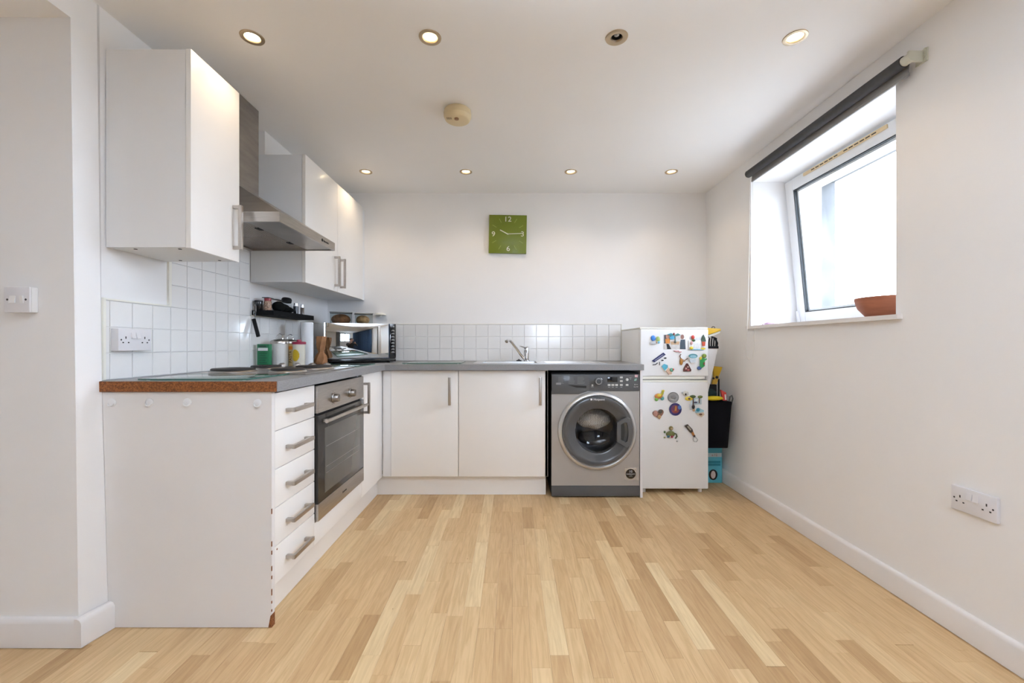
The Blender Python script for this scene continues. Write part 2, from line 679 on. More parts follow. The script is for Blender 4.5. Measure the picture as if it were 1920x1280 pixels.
# left wall: the plaster near its free end is a little out of plumb
b = B()
prof = [(HALL_Y, [(-1.506, 0), (-1.519, 0.9), (-1.537, CEIL + 0.02)]),
        (1.553, [(-1.487, 0), (-1.512, 0.9), (-1.531, CEIL + 0.02)]),
        (1.562, [(WL, 0), (WL, 0.9), (WL, CEIL + 0.02)]),
        (WB, [(WL, 0), (WL, 0.9), (WL, CEIL + 0.02)])]
grid = [[b.bm.verts.new((px, y, z)) for px, z in col] for y, col in prof]
back = [[b.bm.verts.new((-1.66, y, z)) for px, z in col] for y, col in prof]
for a, c in zip(grid, grid[1:]):
    for i in range(2):
        b.bm.faces.new((a[i], a[i + 1], c[i + 1], c[i]))
for a, c in zip(back, back[1:]):
    for i in range(2):
        b.bm.faces.new((a[i], c[i], c[i + 1], a[i + 1]))
for g_, k_ in ((grid[-1], back[-1]),):
    for i in range(2):
        b.bm.faces.new((g_[i], g_[i + 1], k_[i + 1], k_[i]))
wall_left = struct('wall_left', b, M_WALL, sharp=0.3)
# hall wall facing the room at the left, and the lintel above the opening
b = B()
b.hexa([(-2.95, HALL_Y, 0), (-1.5065, HALL_Y, 0), (-1.54, HALL_Y + 0.1, 0), (-2.95, HALL_Y + 0.1, 0),
        (-2.95, HALL_Y, HALL_Z + 0.1), (-1.5362, HALL_Y, HALL_Z + 0.1), (-1.54, HALL_Y + 0.1, HALL_Z + 0.1), (-2.95, HALL_Y + 0.1, HALL_Z + 0.1)])
struct('wall_hall', b, M_WALL)
b = B().hexa([(-1.70, REAR, HALL_Z - 0.001), (-1.5345, REAR, HALL_Z - 0.001), (-1.5345, HALL_Y + 0.001, HALL_Z - 0.001), (-1.70, HALL_Y + 0.001, HALL_Z - 0.001),
              (-1.70, REAR, CEIL + 0.02), (-1.537, REAR, CEIL + 0.02), (-1.537, HALL_Y + 0.001, CEIL + 0.02), (-1.70, HALL_Y + 0.001, CEIL + 0.02)])
struct('wall_lintel', b, M_WALL)
struct('wall_hall_end', B().box(-3.05, -2.93, REAR, HALL_Y + 0.1, 0, CEIL), M_WALL)

# right wall with the window opening, and the outer leaf of the building
WY0, WY1, WZ0, WZ1 = 1.767, 2.839, 1.150, 2.140


def holed_x(b, x0, x1, y0, y1, z0, z1, hy0, hy1, hz0, hz1):
    b.box(x0, x1, y0, hy0, z0, z1)
    b.box(x0, x1, hy1, y1, z0, z1)
    b.box(x0, x1, hy0, hy1, z0, hz0)
    b.box(x0, x1, hy0, hy1, hz1, z1)
    return b


VY0, VY1 = 0.50, 0.82      # unseen window added beside the camera, sized for the light it gives
b = holed_x(B(), WR, 2.05, 1.3, WB, 0, CEIL + 0.02, WY0, WY1, WZ0, WZ1)
holed_x(b, WR, 2.05, REAR, 1.3, 0, CEIL + 0.02, VY0, VY1, WZ0, WZ1)
struct('wall_right', b, M_WALL)
b = holed_x(B(), 2.052, 2.18, 1.3, WB + 0.6, -0.5, 3.2, WY0, WY1 + 0.004, WZ0 - 0.01, WZ1)
holed_x(b, 2.052, 2.18, -1.2, 1.3, -0.5, 3.2, VY0, VY1, WZ0 - 0.01, WZ1)
struct('wall_outside', b, M_STONE)
w3 = struct_empty('added_window', (2.0, (VY0 + VY1) / 2, WZ0))
b = B()
for y0_, y1_, z0_, z1_ in ((VY0, VY0 + 0.06, WZ0, WZ1), (VY1 - 0.06, VY1, WZ0, WZ1), (VY0 + 0.06, VY1 - 0.06, WZ0, WZ0 + 0.06), (VY0 + 0.06, VY1 - 0.06, WZ1 - 0.06, WZ1)):
    b.box(1.97, 2.03, y0_, y1_, z0_, z1_)
part('window_frame', b, M_UPVC, w3)
part('pane', B().box(1.997, 2.003, VY0 + 0.05, VY1 - 0.05, WZ0 + 0.05, WZ1 - 0.05), M_GLASS, w3)

# rear wall behind the camera with its wide window
b = B()
RX0, RX1, RZ0, RZ1 = 0.5, 1.4, 1.05, 2.15
b.box(-2.95, RX0, REAR - 0.1, REAR, 0, CEIL)
b.box(RX1, 2.0, REAR - 0.1, REAR, 0, CEIL)
b.box(RX0, RX1, REAR - 0.1, REAR, 0, RZ0)
b.box(RX0, RX1, REAR - 0.1, REAR, RZ1, CEIL)
struct('wall_rear', b, M_WALL)
w2 = struct_empty('window_2', ((RX0 + RX1) / 2, REAR, RZ0))
b = B()
for xx in (RX0, 0.915, RX1 - 0.07):
    b.box(xx, xx + 0.07, REAR - 0.08, REAR - 0.02, RZ0, RZ1)
b.box(RX0, RX1, REAR - 0.08, REAR - 0.02, RZ0, RZ0 + 0.07)
b.box(RX0, RX1, REAR - 0.08, REAR - 0.02, RZ1 - 0.07, RZ1)
part('window_frame', b, M_UPVC, w2)
part('pane', B().box(RX0 + 0.02, RX1 - 0.02, REAR - 0.053, REAR - 0.047, RZ0 + 0.02, RZ1 - 0.02), M_GLASS, w2)

# grey pillar between the rear window and the room
struct('trim_3', B().box(0.18, 0.46, REAR, REAR + 0.2, 0, CEIL + 0.01), M_STONE)
# skirting boards
def skirting_profile(t, h=0.10):
    return [(0, 0.002), (t, 0.002), (t, h - 0.016), (t * 0.75, h - 0.005), (t * 0.35, h), (0, h)]


b = B().prism([(WR - u, v) for u, v in skirting_profile(0.016)], 'xz', REAR, WB)
struct('baseboard_right', b, M_TRIM)
b = B().prism([(HALL_Y - u, v) for u, v in skirting_profile(0.018)], 'yz', -2.93, -1.504)
struct('baseboard_hall', b, M_TRIM)
b = B()
pr = skirting_profile(0.024)
A = [b.bm.verts.new((-1.504 + u, HALL_Y - 0.018, v)) for u, v in pr]
C = [b.bm.verts.new((-1.487 + u, 1.5525, v)) for u, v in pr]
b.bm.faces.new(A)
b.bm.faces.new(C[::-1])
for i in range(len(pr)):
    j = (i + 1) % len(pr)
    b.bm.faces.new((A[i], A[j], C[j], C[i]))
struct('baseboard_left', b, M_TRIM)
# plastered pipe boxing above the far wall cabinet
struct('trim_1', B().box(WL - 0.02, -1.452, 2.475, WB - 0.001, 2.156, CEIL + 0.004), M_WALL)

# wall tiles: each tile a mesh of its own, standing 6 mm off the plaster
TILE_ME = {}


def tile_mesh(w, h):
    key = (round(w, 4), round(h, 4))
    if key not in TILE_ME:
        b = B()
        c, t = 0.0012, 0.006
        lo = [b.bm.verts.new(p) for p in ((0, 0, 0), (w, 0, 0), (w, 0, h), (0, 0, h))]
        mi = [b.bm.verts.new(p) for p in ((0, -t + c, 0), (w, -t + c, 0), (w, -t + c, h), (0, -t + c, h))]
        hi = [b.bm.verts.new(p) for p in ((c, -t, c), (w - c, -t, c), (w - c, -t, h - c), (c, -t, h - c))]
        b.bm.faces.new(lo[::-1])
        b.bm.faces.new(hi)
        for i in range(4):
            j = (i + 1) % 4
            b.bm.faces.new((lo[i], lo[j], mi[j], mi[i]))
            b.bm.faces.new((mi[i], mi[j], hi[j], hi[i]))
        TILE_ME[key] = finish('tile', b, M_TILE, sharp=0.3)
    return TILE_ME[key]


def tile(wall, w, h, loc, rotz):
    o = bpy.data.objects.new('tile', tile_mesh(w, h))
    COL.objects.link(o)
    o.parent = wall
    o.location = loc
    o.rotation_euler = (random.uniform(-0.002, 0.002), 0, rotz + random.uniform(-0.002, 0.002))


GR = 0.0026
TZ = [0.912, 1.012, 1.112, 1.212]
cols_left = [1.5725, 1.5985]
while cols_left[-1] + 0.095 < WB - 0.02:
    cols_left.append(cols_left[-1] + 0.095)
cols_left.append(WB - 0.007)
for i in range(len(cols_left) - 1):
    y0, y1 = cols_left[i], cols_left[i + 1]
    for r in range(3):
        tile(wall_left, y1 - y0 - GR, TZ[r + 1] - TZ[r] - GR, (WL, y0, TZ[r]), PI / 2)
    if 3 < i + 1 and y1 < 2.46 and y0 > 1.87:
        for r in range(4):
            z0 = 1.212 + 0.1 * r
            h = 0.1 if r < 3 else 0.068
            tile(wall_left, y1 - y0 - GR, h - GR, (WL, y0, z0), PI / 2)
cols_back = [WL + 0.007] + [-1.497 + 0.1 * i for i in range(25)]
for i in range(len(cols_back) - 1):
    x0, x1 = cols_back[i], cols_back[i + 1]
    for r in range(3):
        tile(wall_back, x1 - x0 - GR, TZ[r + 1] - TZ[r] - GR, (x0, WB, TZ[r]), 0)
# cream plastic edging along the tiles
b = B()
b.box(WL, WL + 0.016, 1.5625, 1.5715, 0.911, 1.219)
b.box(WL, WL + 0.008, 1.5715, 1.882, 1.2125, 1.219)
b.box(WL, WL + 0.010, 1.868, 1.882, 1.219, 1.585)
b.box(WL, WL + 0.008, 2.457, WB, 1.2125, 1.217)
part('tile_trim', b, M_TTRIM, wall_left)
b = B()
b.box(WL, 0.91, WB - 0.008, WB, 1.2125, 1.218)
b.box(0.9035, 0.91, WB - 0.008, WB, 0.911, 1.2125)
part('tile_trim', b, M_TTRIM, wall_back)

# ------------------------------------------------------------------ window in the right wall
w1 = struct_empty('window_1', (2.0, (WY0 + WY1) / 2, 1.17))
b = B()
fx0, fx1, fw = 1.985, 2.045, 0.055
b.box(fx0, fx1, WY0, WY0 + fw, 1.17, WZ1)
b.box(fx0, fx1, WY1 - fw, WY1, 1.17, WZ1)
b.box(fx0, fx1, WY0 + fw, WY1 - fw, 1.17, 1.17 + fw)
b.box(fx0, fx1, WY0 + fw, WY1 - fw, WZ1 - fw, WZ1)
part('window_frame', b, M_UPVC, w1)
# tilted sash: built upright then leaned into the room about its bottom edge
sy0, sy1, sz0, sz1, sx0, sx1, sw = WY0 + 0.01, WY1 - 0.012, 1.190, 2.134, 1.920, 1.982, 0.072
tilt = T((1.975, 0, 1.19)) @ Matrix.Rotation(-math.radians(5.6), 4, 'Y') @ T((-1.975, 0, -1.19))


def frame4(b, x0, x1, y0, y1, z0, z1, w, bev=0.0):
    b.box(x0, x1, y0, y0 + w, z0, z1, bev)
    b.box(x0, x1, y1 - w, y1, z0, z1, bev)
    b.box(x0, x1, y0 + w, y1 - w, z0, z0 + w, bev)
    b.box(x0, x1, y0 + w, y1 - w, z1 - w, z1, bev)
    return b


b = frame4(B(), sx0, sx1, sy0, sy1, sz0, sz1, sw, 0.004).xf(tilt)
sash = part('sash', b, M_UPVC, w1)
g = sw
b = frame4(B(), sx0 + 0.004, sx0 + 0.03, sy0 + g, sy1 - g, sz0 + g, sz1 - g, 0.006).xf(tilt)
part('gasket', b, M_RUBB, sash, label='dark rubber glazing gasket')
b = frame4(B(), sx0 + 0.024, sx0 + 0.05, sy0 + g + 0.006, sy1 - g - 0.006, sz0 + g + 0.006, sz1 - g - 0.006, 0.012).xf(tilt)
part('spacer_bar', b, M_UPVC, sash)
b = B().box(sx0 + 0.012, sx0 + 0.018, sy0 + g + 0.003, sy1 - g - 0.003, sz0 + g + 0.003, sz1 - g - 0.003).xf(tilt)
part('pane', b, M_GLASS, sash)
b = B()
b.box(sx0 - 0.007, sx0, 2.05, 2.64, sz1 - 0.026, sz1 - 0.006, 0.002).xf(tilt)
part('trickle_vent', b, cm('yellowed_vent', (0.72, 0.56, 0.33)), sash, label='yellowed trickle vent strip')
b = B()
for c0 in (2.11, 2.36):
    for i in range(6):
        b.box(sx0 - 0.0085, sx0 - 0.006, c0 + i * 0.036, c0 + i * 0.036 + 0.026, sz1 - 0.019, sz1 - 0.014)
b.xf(tilt)
part('vent_slots', b, M_DARK, sash)
b = B().box(sx0 - 0.012, sx0, sy1 - 0.024, sy1 - 0.006, sz0 - 0.004, sz0 + 0.085, 0.003).xf(tilt)
part('hinge_cover', b, M_UPVC, sash)
b = B().box(1.588, 1.984, WY0 - 0.0, WY1, 1.1502, 1.17)
b.box(1.588, WR, WY0 - 0.03, WY0, 1.1502, 1.17)
b.box(1.588, WR, WY1, WY1 + 0.035, 1.1502, 1.17)
struct('trim_2', b, M_TRIM)

# ------------------------------------------------------------------ left run of base units
XF = -0.888           # plane of the drawer and door fronts
HK = 0.038            # how far the bar handles stand off


def handle_east(parent, xf, y, z0, z1):
    b = B()
    for z in (z0, z1 - 0.014):
        b.box(xf, xf + HK - 0.004, y - 0.006, y + 0.006, z, z + 0.014)
    b.box(xf + HK - 0.014, xf + HK, y - 0.008, y + 0.008, z0 - 0.001, z1 + 0.001, 0.0025)
    return part('handle', b, M_NICK, parent)


def handle_east_h(parent, xf, y0, y1, z):
    b = B()
    for y in (y0, y1 - 0.016):
        b.box(xf, xf + HK - 0.004, y, y + 0.016, z - 0.007, z + 0.007, 0.002)
    b.box(xf + HK - 0.013, xf + HK, y0 - 0.001, y1 + 0.001, z - 0.0085, z + 0.0085, 0.0025)
    return part('handle', b, M_NICK, parent)


def handle_front(parent, yf, x, z0, z1):
    b = B()
    for z in (z0, z1 - 0.014):
        b.box(x - 0.006, x + 0.006, yf - HK + 0.004, yf, z, z + 0.014)
    b.box(x - 0.009, x + 0.009, yf - HK, yf - HK + 0.014, z0 - 0.001, z1 + 0.001, 0.0025)
    return part('handle', b, M_NICK, parent)


def carcass_left(parent, y0, y1, xb=-1.515, xf=XF - 0.022, z0=0.142, z1=0.868, back=True):
    b = B()
    b.box(xb, xf, y0, y0 + 0.016, z0, z1)
    b.box(xb, xf, y1 - 0.016, y1, z0, z1)
    b.box(xb, xf, y0 + 0.016, y1 - 0.016, z0, z0 + 0.016)
    if back:
        b.box(xb, xb + 0.008, y0 + 0.016, y1 - 0.016, z0 + 0.016, z1)
    return part('carcass', b, M_CARC, parent)


dc = thing('drawer_cabinet', 'white cabinet of five drawers with bare end panel below chipboard worktop end', 'cabinet', (-1.2, 1.73, 0))
b = B().prism([(-1.4868, 0.002), (-0.886, 0.002), (-0.886, 0.869), (-1.5105, 0.869)], 'xz', 1.5535, 1.573)
endp = part('end_panel', b, M_PANEL, dc)
b = B()
rnd = random.Random(3)
for z in (0.18, 0.21, 0.27, 0.30, 0.42, 0.09, 0.06, 0.12):
    b.box(-0.8875, -0.8852, 1.5526, 1.5565, z, z + rnd.uniform(0.008, 0.026))
b.prism([(-0.898, 0.0025), (-0.8853, 0.0025), (-0.8853, 0.05), (-0.890, 0.045)], 'xz', 1.5524, 1.5735)
part('chipped_edge', b, M_CHIP, endp, label='chipped brown edge of the panel')
for i, hx in enumerate((-1.474, -1.336, -1.196, -0.937)):
    b = B()
    hz = 0.831 if i != 3 else 0.828
    b.lathe([(0.0155, 0), (0.0155, -0.002), (0.0135, -0.0035), (0.002, -0.004)], (hx, 1.553, hz), 'Y', 24)
    b.tube([(hx + 0.011 * math.sin(a), 1.5485 - 0.004 * math.cos(a), hz - 0.001 - 0.011 * math.cos(a)) for a in [math.radians(q) for q in range(-75, 76, 15)]], 0.0022, 8)
    part('adhesive_hook', b, M_WHITE, dc, label=['round white adhesive hook nearest the wall', None, None, None][i])
carcass_left(dc, 1.575, 1.895)
for i in range(5):
    z1 = 0.862 - 0.1442 * i
    d = part('drawer', B().box(XF - 0.02, XF, 1.578, 1.8945, z1 - 0.1412, z1, 0.0022), M_DOOR, dc)
    handle_east_h(d, XF, 1.652, 1.816, z1 - 0.074)
b = B().lathe([(0.0035, 0), (0.0035, 0.0008), (0.0005, 0.001)], (XF, 1.592, 0.272), 'X', 10)
part('chip_mark', b, M_CHIP, dc, label='small brown chip on the lowest drawer')

oh = thing('oven_housing', 'white built-under oven housing with plain white filler strip below the oven', 'cabinet', (-1.2, 2.19, 0))
carcass_left(oh, 1.897, 2.489, z0=0.142)
part('filler_panel', B().box(XF - 0.02, XF - 0.001, 1.8965, 2.4895, 0.141, 0.241, 0.0015), M_DOOR, oh)

ov = thing('built_in_oven', 'stainless electric oven with dark glass door built under the hotplate hob', 'oven', (-1.2, 2.193, 0.244))
b = B().box(-1.47, XF - 0.004, 1.916, 2.472, 0.25, 0.852)
part('oven_body', b, M_BLACK, ov)
cp = part('control_panel', B().box(XF - 0.004, XF + 0.012, 1.9015, 2.487, 0.733, 0.858, 0.0025), M_STEEL, ov)
for ky in (2.062, 2.276):
    b = B()
    b.lathe([(0.024, 0.0), (0.024, 0.006), (0.0205, 0.008), (0.019, 0.028), (0.0165, 0.031), (0.001, 0.0315)], (XF + 0.012, ky, 0.784), 'X', 28, cap0=True)
    b.box(XF + 0.030, XF + 0.047, ky - 0.005, ky + 0.005, 0.767, 0.801, 0.003)
    part('knob', b, M_HOODST, cp)
b = B()
for ky in (2.062, 2.276):
    for a in range(0, 360, 40):
        cy, cz = ky + 0.031 * math.sin(math.radians(a)), 0.784 + 0.031 * math.cos(math.radians(a))
        b.box(XF + 0.012, XF + 0.0124, cy - 0.0015, cy + 0.0015, cz - 0.0015, cz + 0.0015)
part('dial_print', b, M_DARK, cp)
od = part('oven_door', frame4(B(), XF - 0.004, XF + 0.012, 1.903, 2.4865, 0.322, 0.722, 0.001).box(XF - 0.004, XF + 0.012, 1.904, 2.4855, 0.323, 0.721, 0.002), M_DKGL, ov)
part('door_window', B().box(XF + 0.0122, XF + 0.0132, 1.972, 2.425, 0.352, 0.655, 0.0004), M_OVWIN, od, label='paler inner window of the oven door')
b = B()
for z in (0.565, 0.47, 0.44):
    b.box(XF + 0.0132, XF + 0.0136, 1.985, 2.41, z, z + 0.0025)
part('rack_lines', b, cm('rack_grey', (0.2, 0.19, 0.17)), od)
b = B().prism([(1.974 + 0.12 * math.sin(a) * 0.95, 0.5 - 0.075 * (1 - math.cos(a))) for a in [i * PI / 2 / 8 for i in range(9)]][::-1] + [(1.974, 0.425)], 'yz', XF + 0.0132, XF + 0.0137)
part('door_trim', B().box(XF - 0.004, XF + 0.0135, 1.9025, 2.487, 0.2445, 0.3215, 0.002), M_STEEL, od, label='stainless strip along the foot of the oven door')
lettering('brand_mark', 'Lamona', 0.017, (XF + 0.0138, 2.20, 0.283), FACE_EAST, M_DARK, od)
b = B()
for y in (1.945, 2.435):
    b.box(XF + 0.012, XF + 0.036, y, y + 0.014, 0.687, 0.701, 0.002)
b.cyl((XF + 0.041, 1.925, 0.694), (XF + 0.041, 2.466, 0.694), 0.0085, n=18)
part('handle', b, M_NICK, od)

bc = thing('base_cabinet', 'narrow white base cabinet between the oven and the room corner', 'cabinet', (-1.2, 2.69, 0))
carcass_left(bc, 2.4915, 2.885)
d = part('door', B().box(XF - 0.02, XF, 2.491, 2.884, 0.141, 0.866, 0.002), M_DOOR, bc)
handle_east(d, XF, 2.524, 0.632, 0.817)

# back run
YF = 2.888
b2 = thing('base_cabinet', 'white base cabinet with single door and corner post, left of the sink cabinet', 'cabinet', (-0.62, 3.15, 0))
b = B()
b.box(-0.885, -0.869, YF + 0.022, 3.48, 0.142, 0.868)
b.box(-0.384, -0.368, YF + 0.022, 3.48, 0.142, 0.868)
b.box(-0.869, -0.384, YF + 0.022, 3.48, 0.142, 0.158)
part('carcass', b, M_CARC, b2)
part('corner_post', B().box(XF + 0.001, -0.8305, YF, YF + 0.02, 0.141, 0.866, 0.0015), M_CARC, b2)
d = part('door', B().box(-0.829, -0.3695, YF, YF + 0.02, 0.141, 0.866, 0.002), M_DOOR, b2)
handle_front(d, YF, -0.424, 0.634, 0.822)
b3 = thing('sink_cabinet', 'wide white base cabinet under the sink, next to the washing machine', 'cabinet', (-0.06, 3.15, 0))
b = B()
b.box(-0.366, -0.35, YF + 0.022, 3.48, 0.142, 0.868)
b.box(0.228, 0.244, YF + 0.0, 3.48, 0.142, 0.868)
b.box(-0.35, 0.228, YF + 0.022, 3.48, 0.142, 0.158)
part('carcass', b, M_CARC, b3)
d = part('door', B().box(-0.3655, 0.226, YF, YF + 0.02, 0.141, 0.866, 0.002).box(0.2245, 0.2455, YF, YF + 0.02, 0.141, 0.866, 0.001), M_DOOR, b3)
handle_front(d, YF, 0.193, 0.634, 0.822)
single('kickboard', B().box(-0.953, -0.938, 1.576, 2.9345, 0.001, 0.139), M_DOOR, 'white kickboard under the drawers and oven', 'kickboard')
single('kickboard', B().box(-0.955, 0.235, 2.935, 2.95, 0.001, 0.139), M_DOOR, 'white kickboard under the sink cabinets', 'kickboard')
single('support_panel', B().box(0.8745, 0.8915, 2.874, 3.44, 0.001, 0.869), M_CARC, 'thin white upright panel between washing machine and fridge', 'panel')

# worktop (L shape, with the sink cut out)
wt = thing('worktop', 'grey laminate worktop running along both walls, brown chipboard end left raw', 'worktop', (-1.0, 3.1, 0.871))
ZT, ZB = 0.910, 0.871
SX0, SX1, SY0, SY1 = -0.215, 0.185, 2.975, 3.325     # sink bowl hole
b = B()
b.box(-1.523, -0.860, 1.5455, 2.8495, ZB, ZT)
b.box(-1.523, SX0, 2.8495, 3.4895, ZB, ZT)
b.box(SX1, 0.893, 2.8495, 3.4895, ZB, ZT)
b.box(SX0, SX1, 2.8495, SY0, ZB, ZT)
b.box(SX0, SX1, SY1, 3.4895, ZB, ZT)
bmesh.ops.remove_doubles(b.bm, verts=b.bm.verts[:], dist=1e-5)
slab = part('slab', b, M_WORK, wt)
part('raw_end', B().box(-1.5225, -0.863, 1.5435, 1.5455, ZB + 0.0005, ZT - 0.001), M_CHIP, slab, label='raw brown chipboard end with no edging strip')

# ------------------------------------------------------------------ hob
hob = thing('electric_hob', 'stainless hob with four black solid hotplates above the oven', 'hob', (-1.18, 2.158, ZT))
b = B().box(-1.445, -0.915, 1.868, 2.448, ZT, ZT + 0.007, 0.003)
part('hob_base', b, M_STEEL, hob)
for hx, hy, r in ((-1.312, 1.985, 0.09), (-1.055, 1.985, 0.0725), (-1.312, 2.25, 0.0725), (-1.055, 2.25, 0.09)):
    b = B().lathe([(r + 0.008, 0.007), (r + 0.006, 0.012), (r + 0.001, 0.0155), (r - 0.003, 0.0155)], (hx, hy, ZT), 'Z', 40)
    ring = part('hotplate', b, M_HOODST, hob)
    b = B().lathe([(r, 0.007), (r, 0.021), (r - 0.004, 0.024), (r * 0.35, 0.024), (r * 0.33, 0.0225), (0.001, 0.0225)], (hx, hy, ZT), 'Z', 40)
    part('plate_top', b, M_PLATE, ring, label='dark cast iron plate')
for i in range(4):
    kx = -1.31 + 0.085 * i
    b = B().lathe([(0.02, 0.007), (0.019, 0.022), (0.016, 0.026), (0.001, 0.0265)], (kx, 2.402, ZT), 'Z', 20)
    b.box(kx - 0.003, kx + 0.003, 2.385, 2.419, ZT + 0.024, ZT + 0.031, 0.001)
    part('knob', b, M_HOODST, hob)


def glass_board(x0, x1, y0, y1, label, rot=0.0):
    t = thing('glass_board', label, 'chopping board', ((x0 + x1) / 2, (y0 + y1) / 2, ZT), rot)
    hx, hy = (x1 - x0) / 2, (y1 - y0) / 2
    part('glass_sheet', B().box(-hx, hx, -hy, hy, 0.003, 0.0075, 0.0008), M_GBOARD, t, local=True)
    b = frame4(B(), 0, 0.003, 0, 1, 0, 1, 0.1) if False else B()
    e = 0.0012
    b.box(-hx - e, hx + e, -hy - e, -hy, 0.003, 0.0075)
    b.box(-hx - e, hx + e, hy, hy + e, 0.003, 0.0075)
    b.box(-hx - e, -hx, -hy, hy, 0.003, 0.0075)
    b.box(hx, hx + e, -hy, hy, 0.003, 0.0075)
    part('glass_edge', b, M_GEDGE, t, local=True, label='green polished glass edge')
    b = B()
    for sx in (-1, 1):
        for sy in (-1, 1):
            part('rubber_foot', B().cyl((sx * (hx - 0.02), sy * (hy - 0.02), 0), (sx * (hx - 0.02), sy * (hy - 0.02), 0.003), 0.006, n=12), M_WHITE, t, local=True)
    return t


glass_board(-1.385, -0.985, 1.562, 1.862, 'clear glass chopping board at the raw chipboard end of the worktop')
glass_board(-1.215, -0.925, 2.50, 2.845, 'clear glass chopping board on worktop between hob and microwave')
glass_board(-0.755, -0.355, 2.905, 3.20, 'clear glass chopping board lying left of the sink')

# ------------------------------------------------------------------ extractor hood
hd = thing('extractor_hood', 'stainless chimney extractor hood on the wall above the hob', 'extractor hood', (-1.5, 2.158, 1.589))
HY0, HY1, HXF = 1.867, 2.451, -1.03
cy0, cy1, cxf = 2.05, 2.265, -1.362
part('chimney', B().box(-1.524, cxf, cy0, cy1, 1.838, CEIL - 0.002), M_HOODST, hd)
b = B().hexa([(-1.523, HY0, 1.634), (HXF, HY0, 1.634), (HXF, HY1, 1.634), (-1.523, HY1, 1.634),
              (-1.523, cy0 - 0.004, 1.838), (cxf + 0.004, cy0 - 0.004, 1.838), (cxf + 0.004, cy1 + 0.004, 1.838), (-1.523, cy1 + 0.004, 1.838)])
part('canopy', b, M_HOODST, hd)
b = B()
b.box(-1.523, HXF, HY0, HY0 + 0.012, 1.589, 1.6335)
b.box(-1.523, HXF, HY1 - 0.012, HY1, 1.589, 1.6335)
b.box(HXF - 0.012, HXF, HY0 + 0.012, HY1 - 0.012, 1.589, 1.6335)
b.box(-1.523, -1.50, HY0 + 0.012, HY1 - 0.012, 1.589, 1.6335)
rim = part('rim', b, M_STEEL, hd)
part('underside_panel', B().box(-1.19, HXF - 0.012, HY0 + 0.012, HY1 - 0.012, 1.593, 1.598), M_HOODST, hd)
for y0, y1 in ((HY0 + 0.014, 2.157), (2.161, HY1 - 0.014)):
    f = part('grease_filter', B().box(-1.50, -1.192, y0, y1, 1.600, 1.609, 0.002), M_STEEL, hd)
    b = B()
    n = 22
    for i in range(n):
        xx = -1.49 + (0.29 * i / n)
        b.box(xx, xx + 0.006, y0 + 0.01, y1 - 0.01, 1.5975, 1.6002)
    part('mesh_ribs', b, M_NICK, f)
    part('latch', B().box(-1.222, -1.200, (y0 + y1) / 2 - 0.02, (y0 + y1) / 2 + 0.02, 1.5955, 1.600, 0.001), M_BLACK, f)
b = B()
for i in range(3):
    b.box(HXF, HXF + 0.002, 2.32 - 0.02 + i * 0.013, 2.32 - 0.02 + i * 0.013 + 0.008, 1.612, 1.619)
part('badge_mark', B().cyl((HXF, 2.287, 1.612), (HXF + 0.0015, 2.287, 1.612), 0.008, n=16), M_DARK, rim)
lettering('brand_mark', 'Electrolux', 0.0155, (HXF + 0.0008, 2.335, 1.611), FACE_EAST, M_DARK, rim)

# ------------------------------------------------------------------ wall cabinets
XC = -1.204
wc = thing('wall_cabinet', 'tall white wall cabinet nearest the camera, left of the extractor hood', 'cabinet', (-1.37, 1.72, 1.409))
b = B()
b.box(-1.5245, XC - 0.022, 1.582, 1.598, 1.41, 2.152)
b.box(-1.5245, XC - 0.022, 1.845, 1.861, 1.41, 2.152)
b.box(-1.5245, XC - 0.022, 1.598, 1.845, 1.41, 1.426)
b.box(-1.5245, XC - 0.022, 1.598, 1.845, 2.136, 2.152)
b.box(-1.5245, -1.5165, 1.598, 1.845, 1.426, 2.136)
part('carcass', b, M_CARC, wc)
d = part('door', B().box(XC - 0.02, XC, 1.580, 1.861, 1.407, 2.154, 0.002), M_DOOR, wc)
handle_east(d, XC, 1.822, 1.456, 1.645)
b = B()
for px, py in ((-1.44, 1.612), (-1.27, 1.612), (-1.44, 1.83), (-1.27, 1.83)):
    part('screw_cover', B().cyl((px, py, 1.4085), (px, py, 1.41), 0.006, n=10), M_DARK, wc)
wc2 = thing('wall_cabinet', 'double door white wall cabinet in the far corner, beyond the extractor hood', 'cabinet', (-1.37, 2.93, 1.409))
b = B()
b.box(-1.5245, XC - 0.022, 2.458, 2.474, 1.41, 2.152)
b.box(-1.5245, XC - 0.022, 3.381, 3.397, 1.41, 2.152)
b.box(-1.5245, XC - 0.022, 2.474, 3.381, 1.41, 1.426)
b.box(-1.5245, XC - 0.022, 2.474, 3.381, 2.136, 2.152)
part('carcass', b, M_GREYM, wc2)
for y0, y1, hy in ((2.456, 2.907, 2.862), (2.910, 3.399, 2.956)):
    d = part('door', B().box(XC - 0.02, XC, y0, y1, 1.407, 2.154, 0.002), M_DOOR, wc2)
    handle_east(d, XC, hy, 1.440, 1.643)
part('scribe_panel', B().box(-1.5245, XC - 0.02, 3.3985, 3.494, 1.41, 2.152), M_GREYM, wc2)

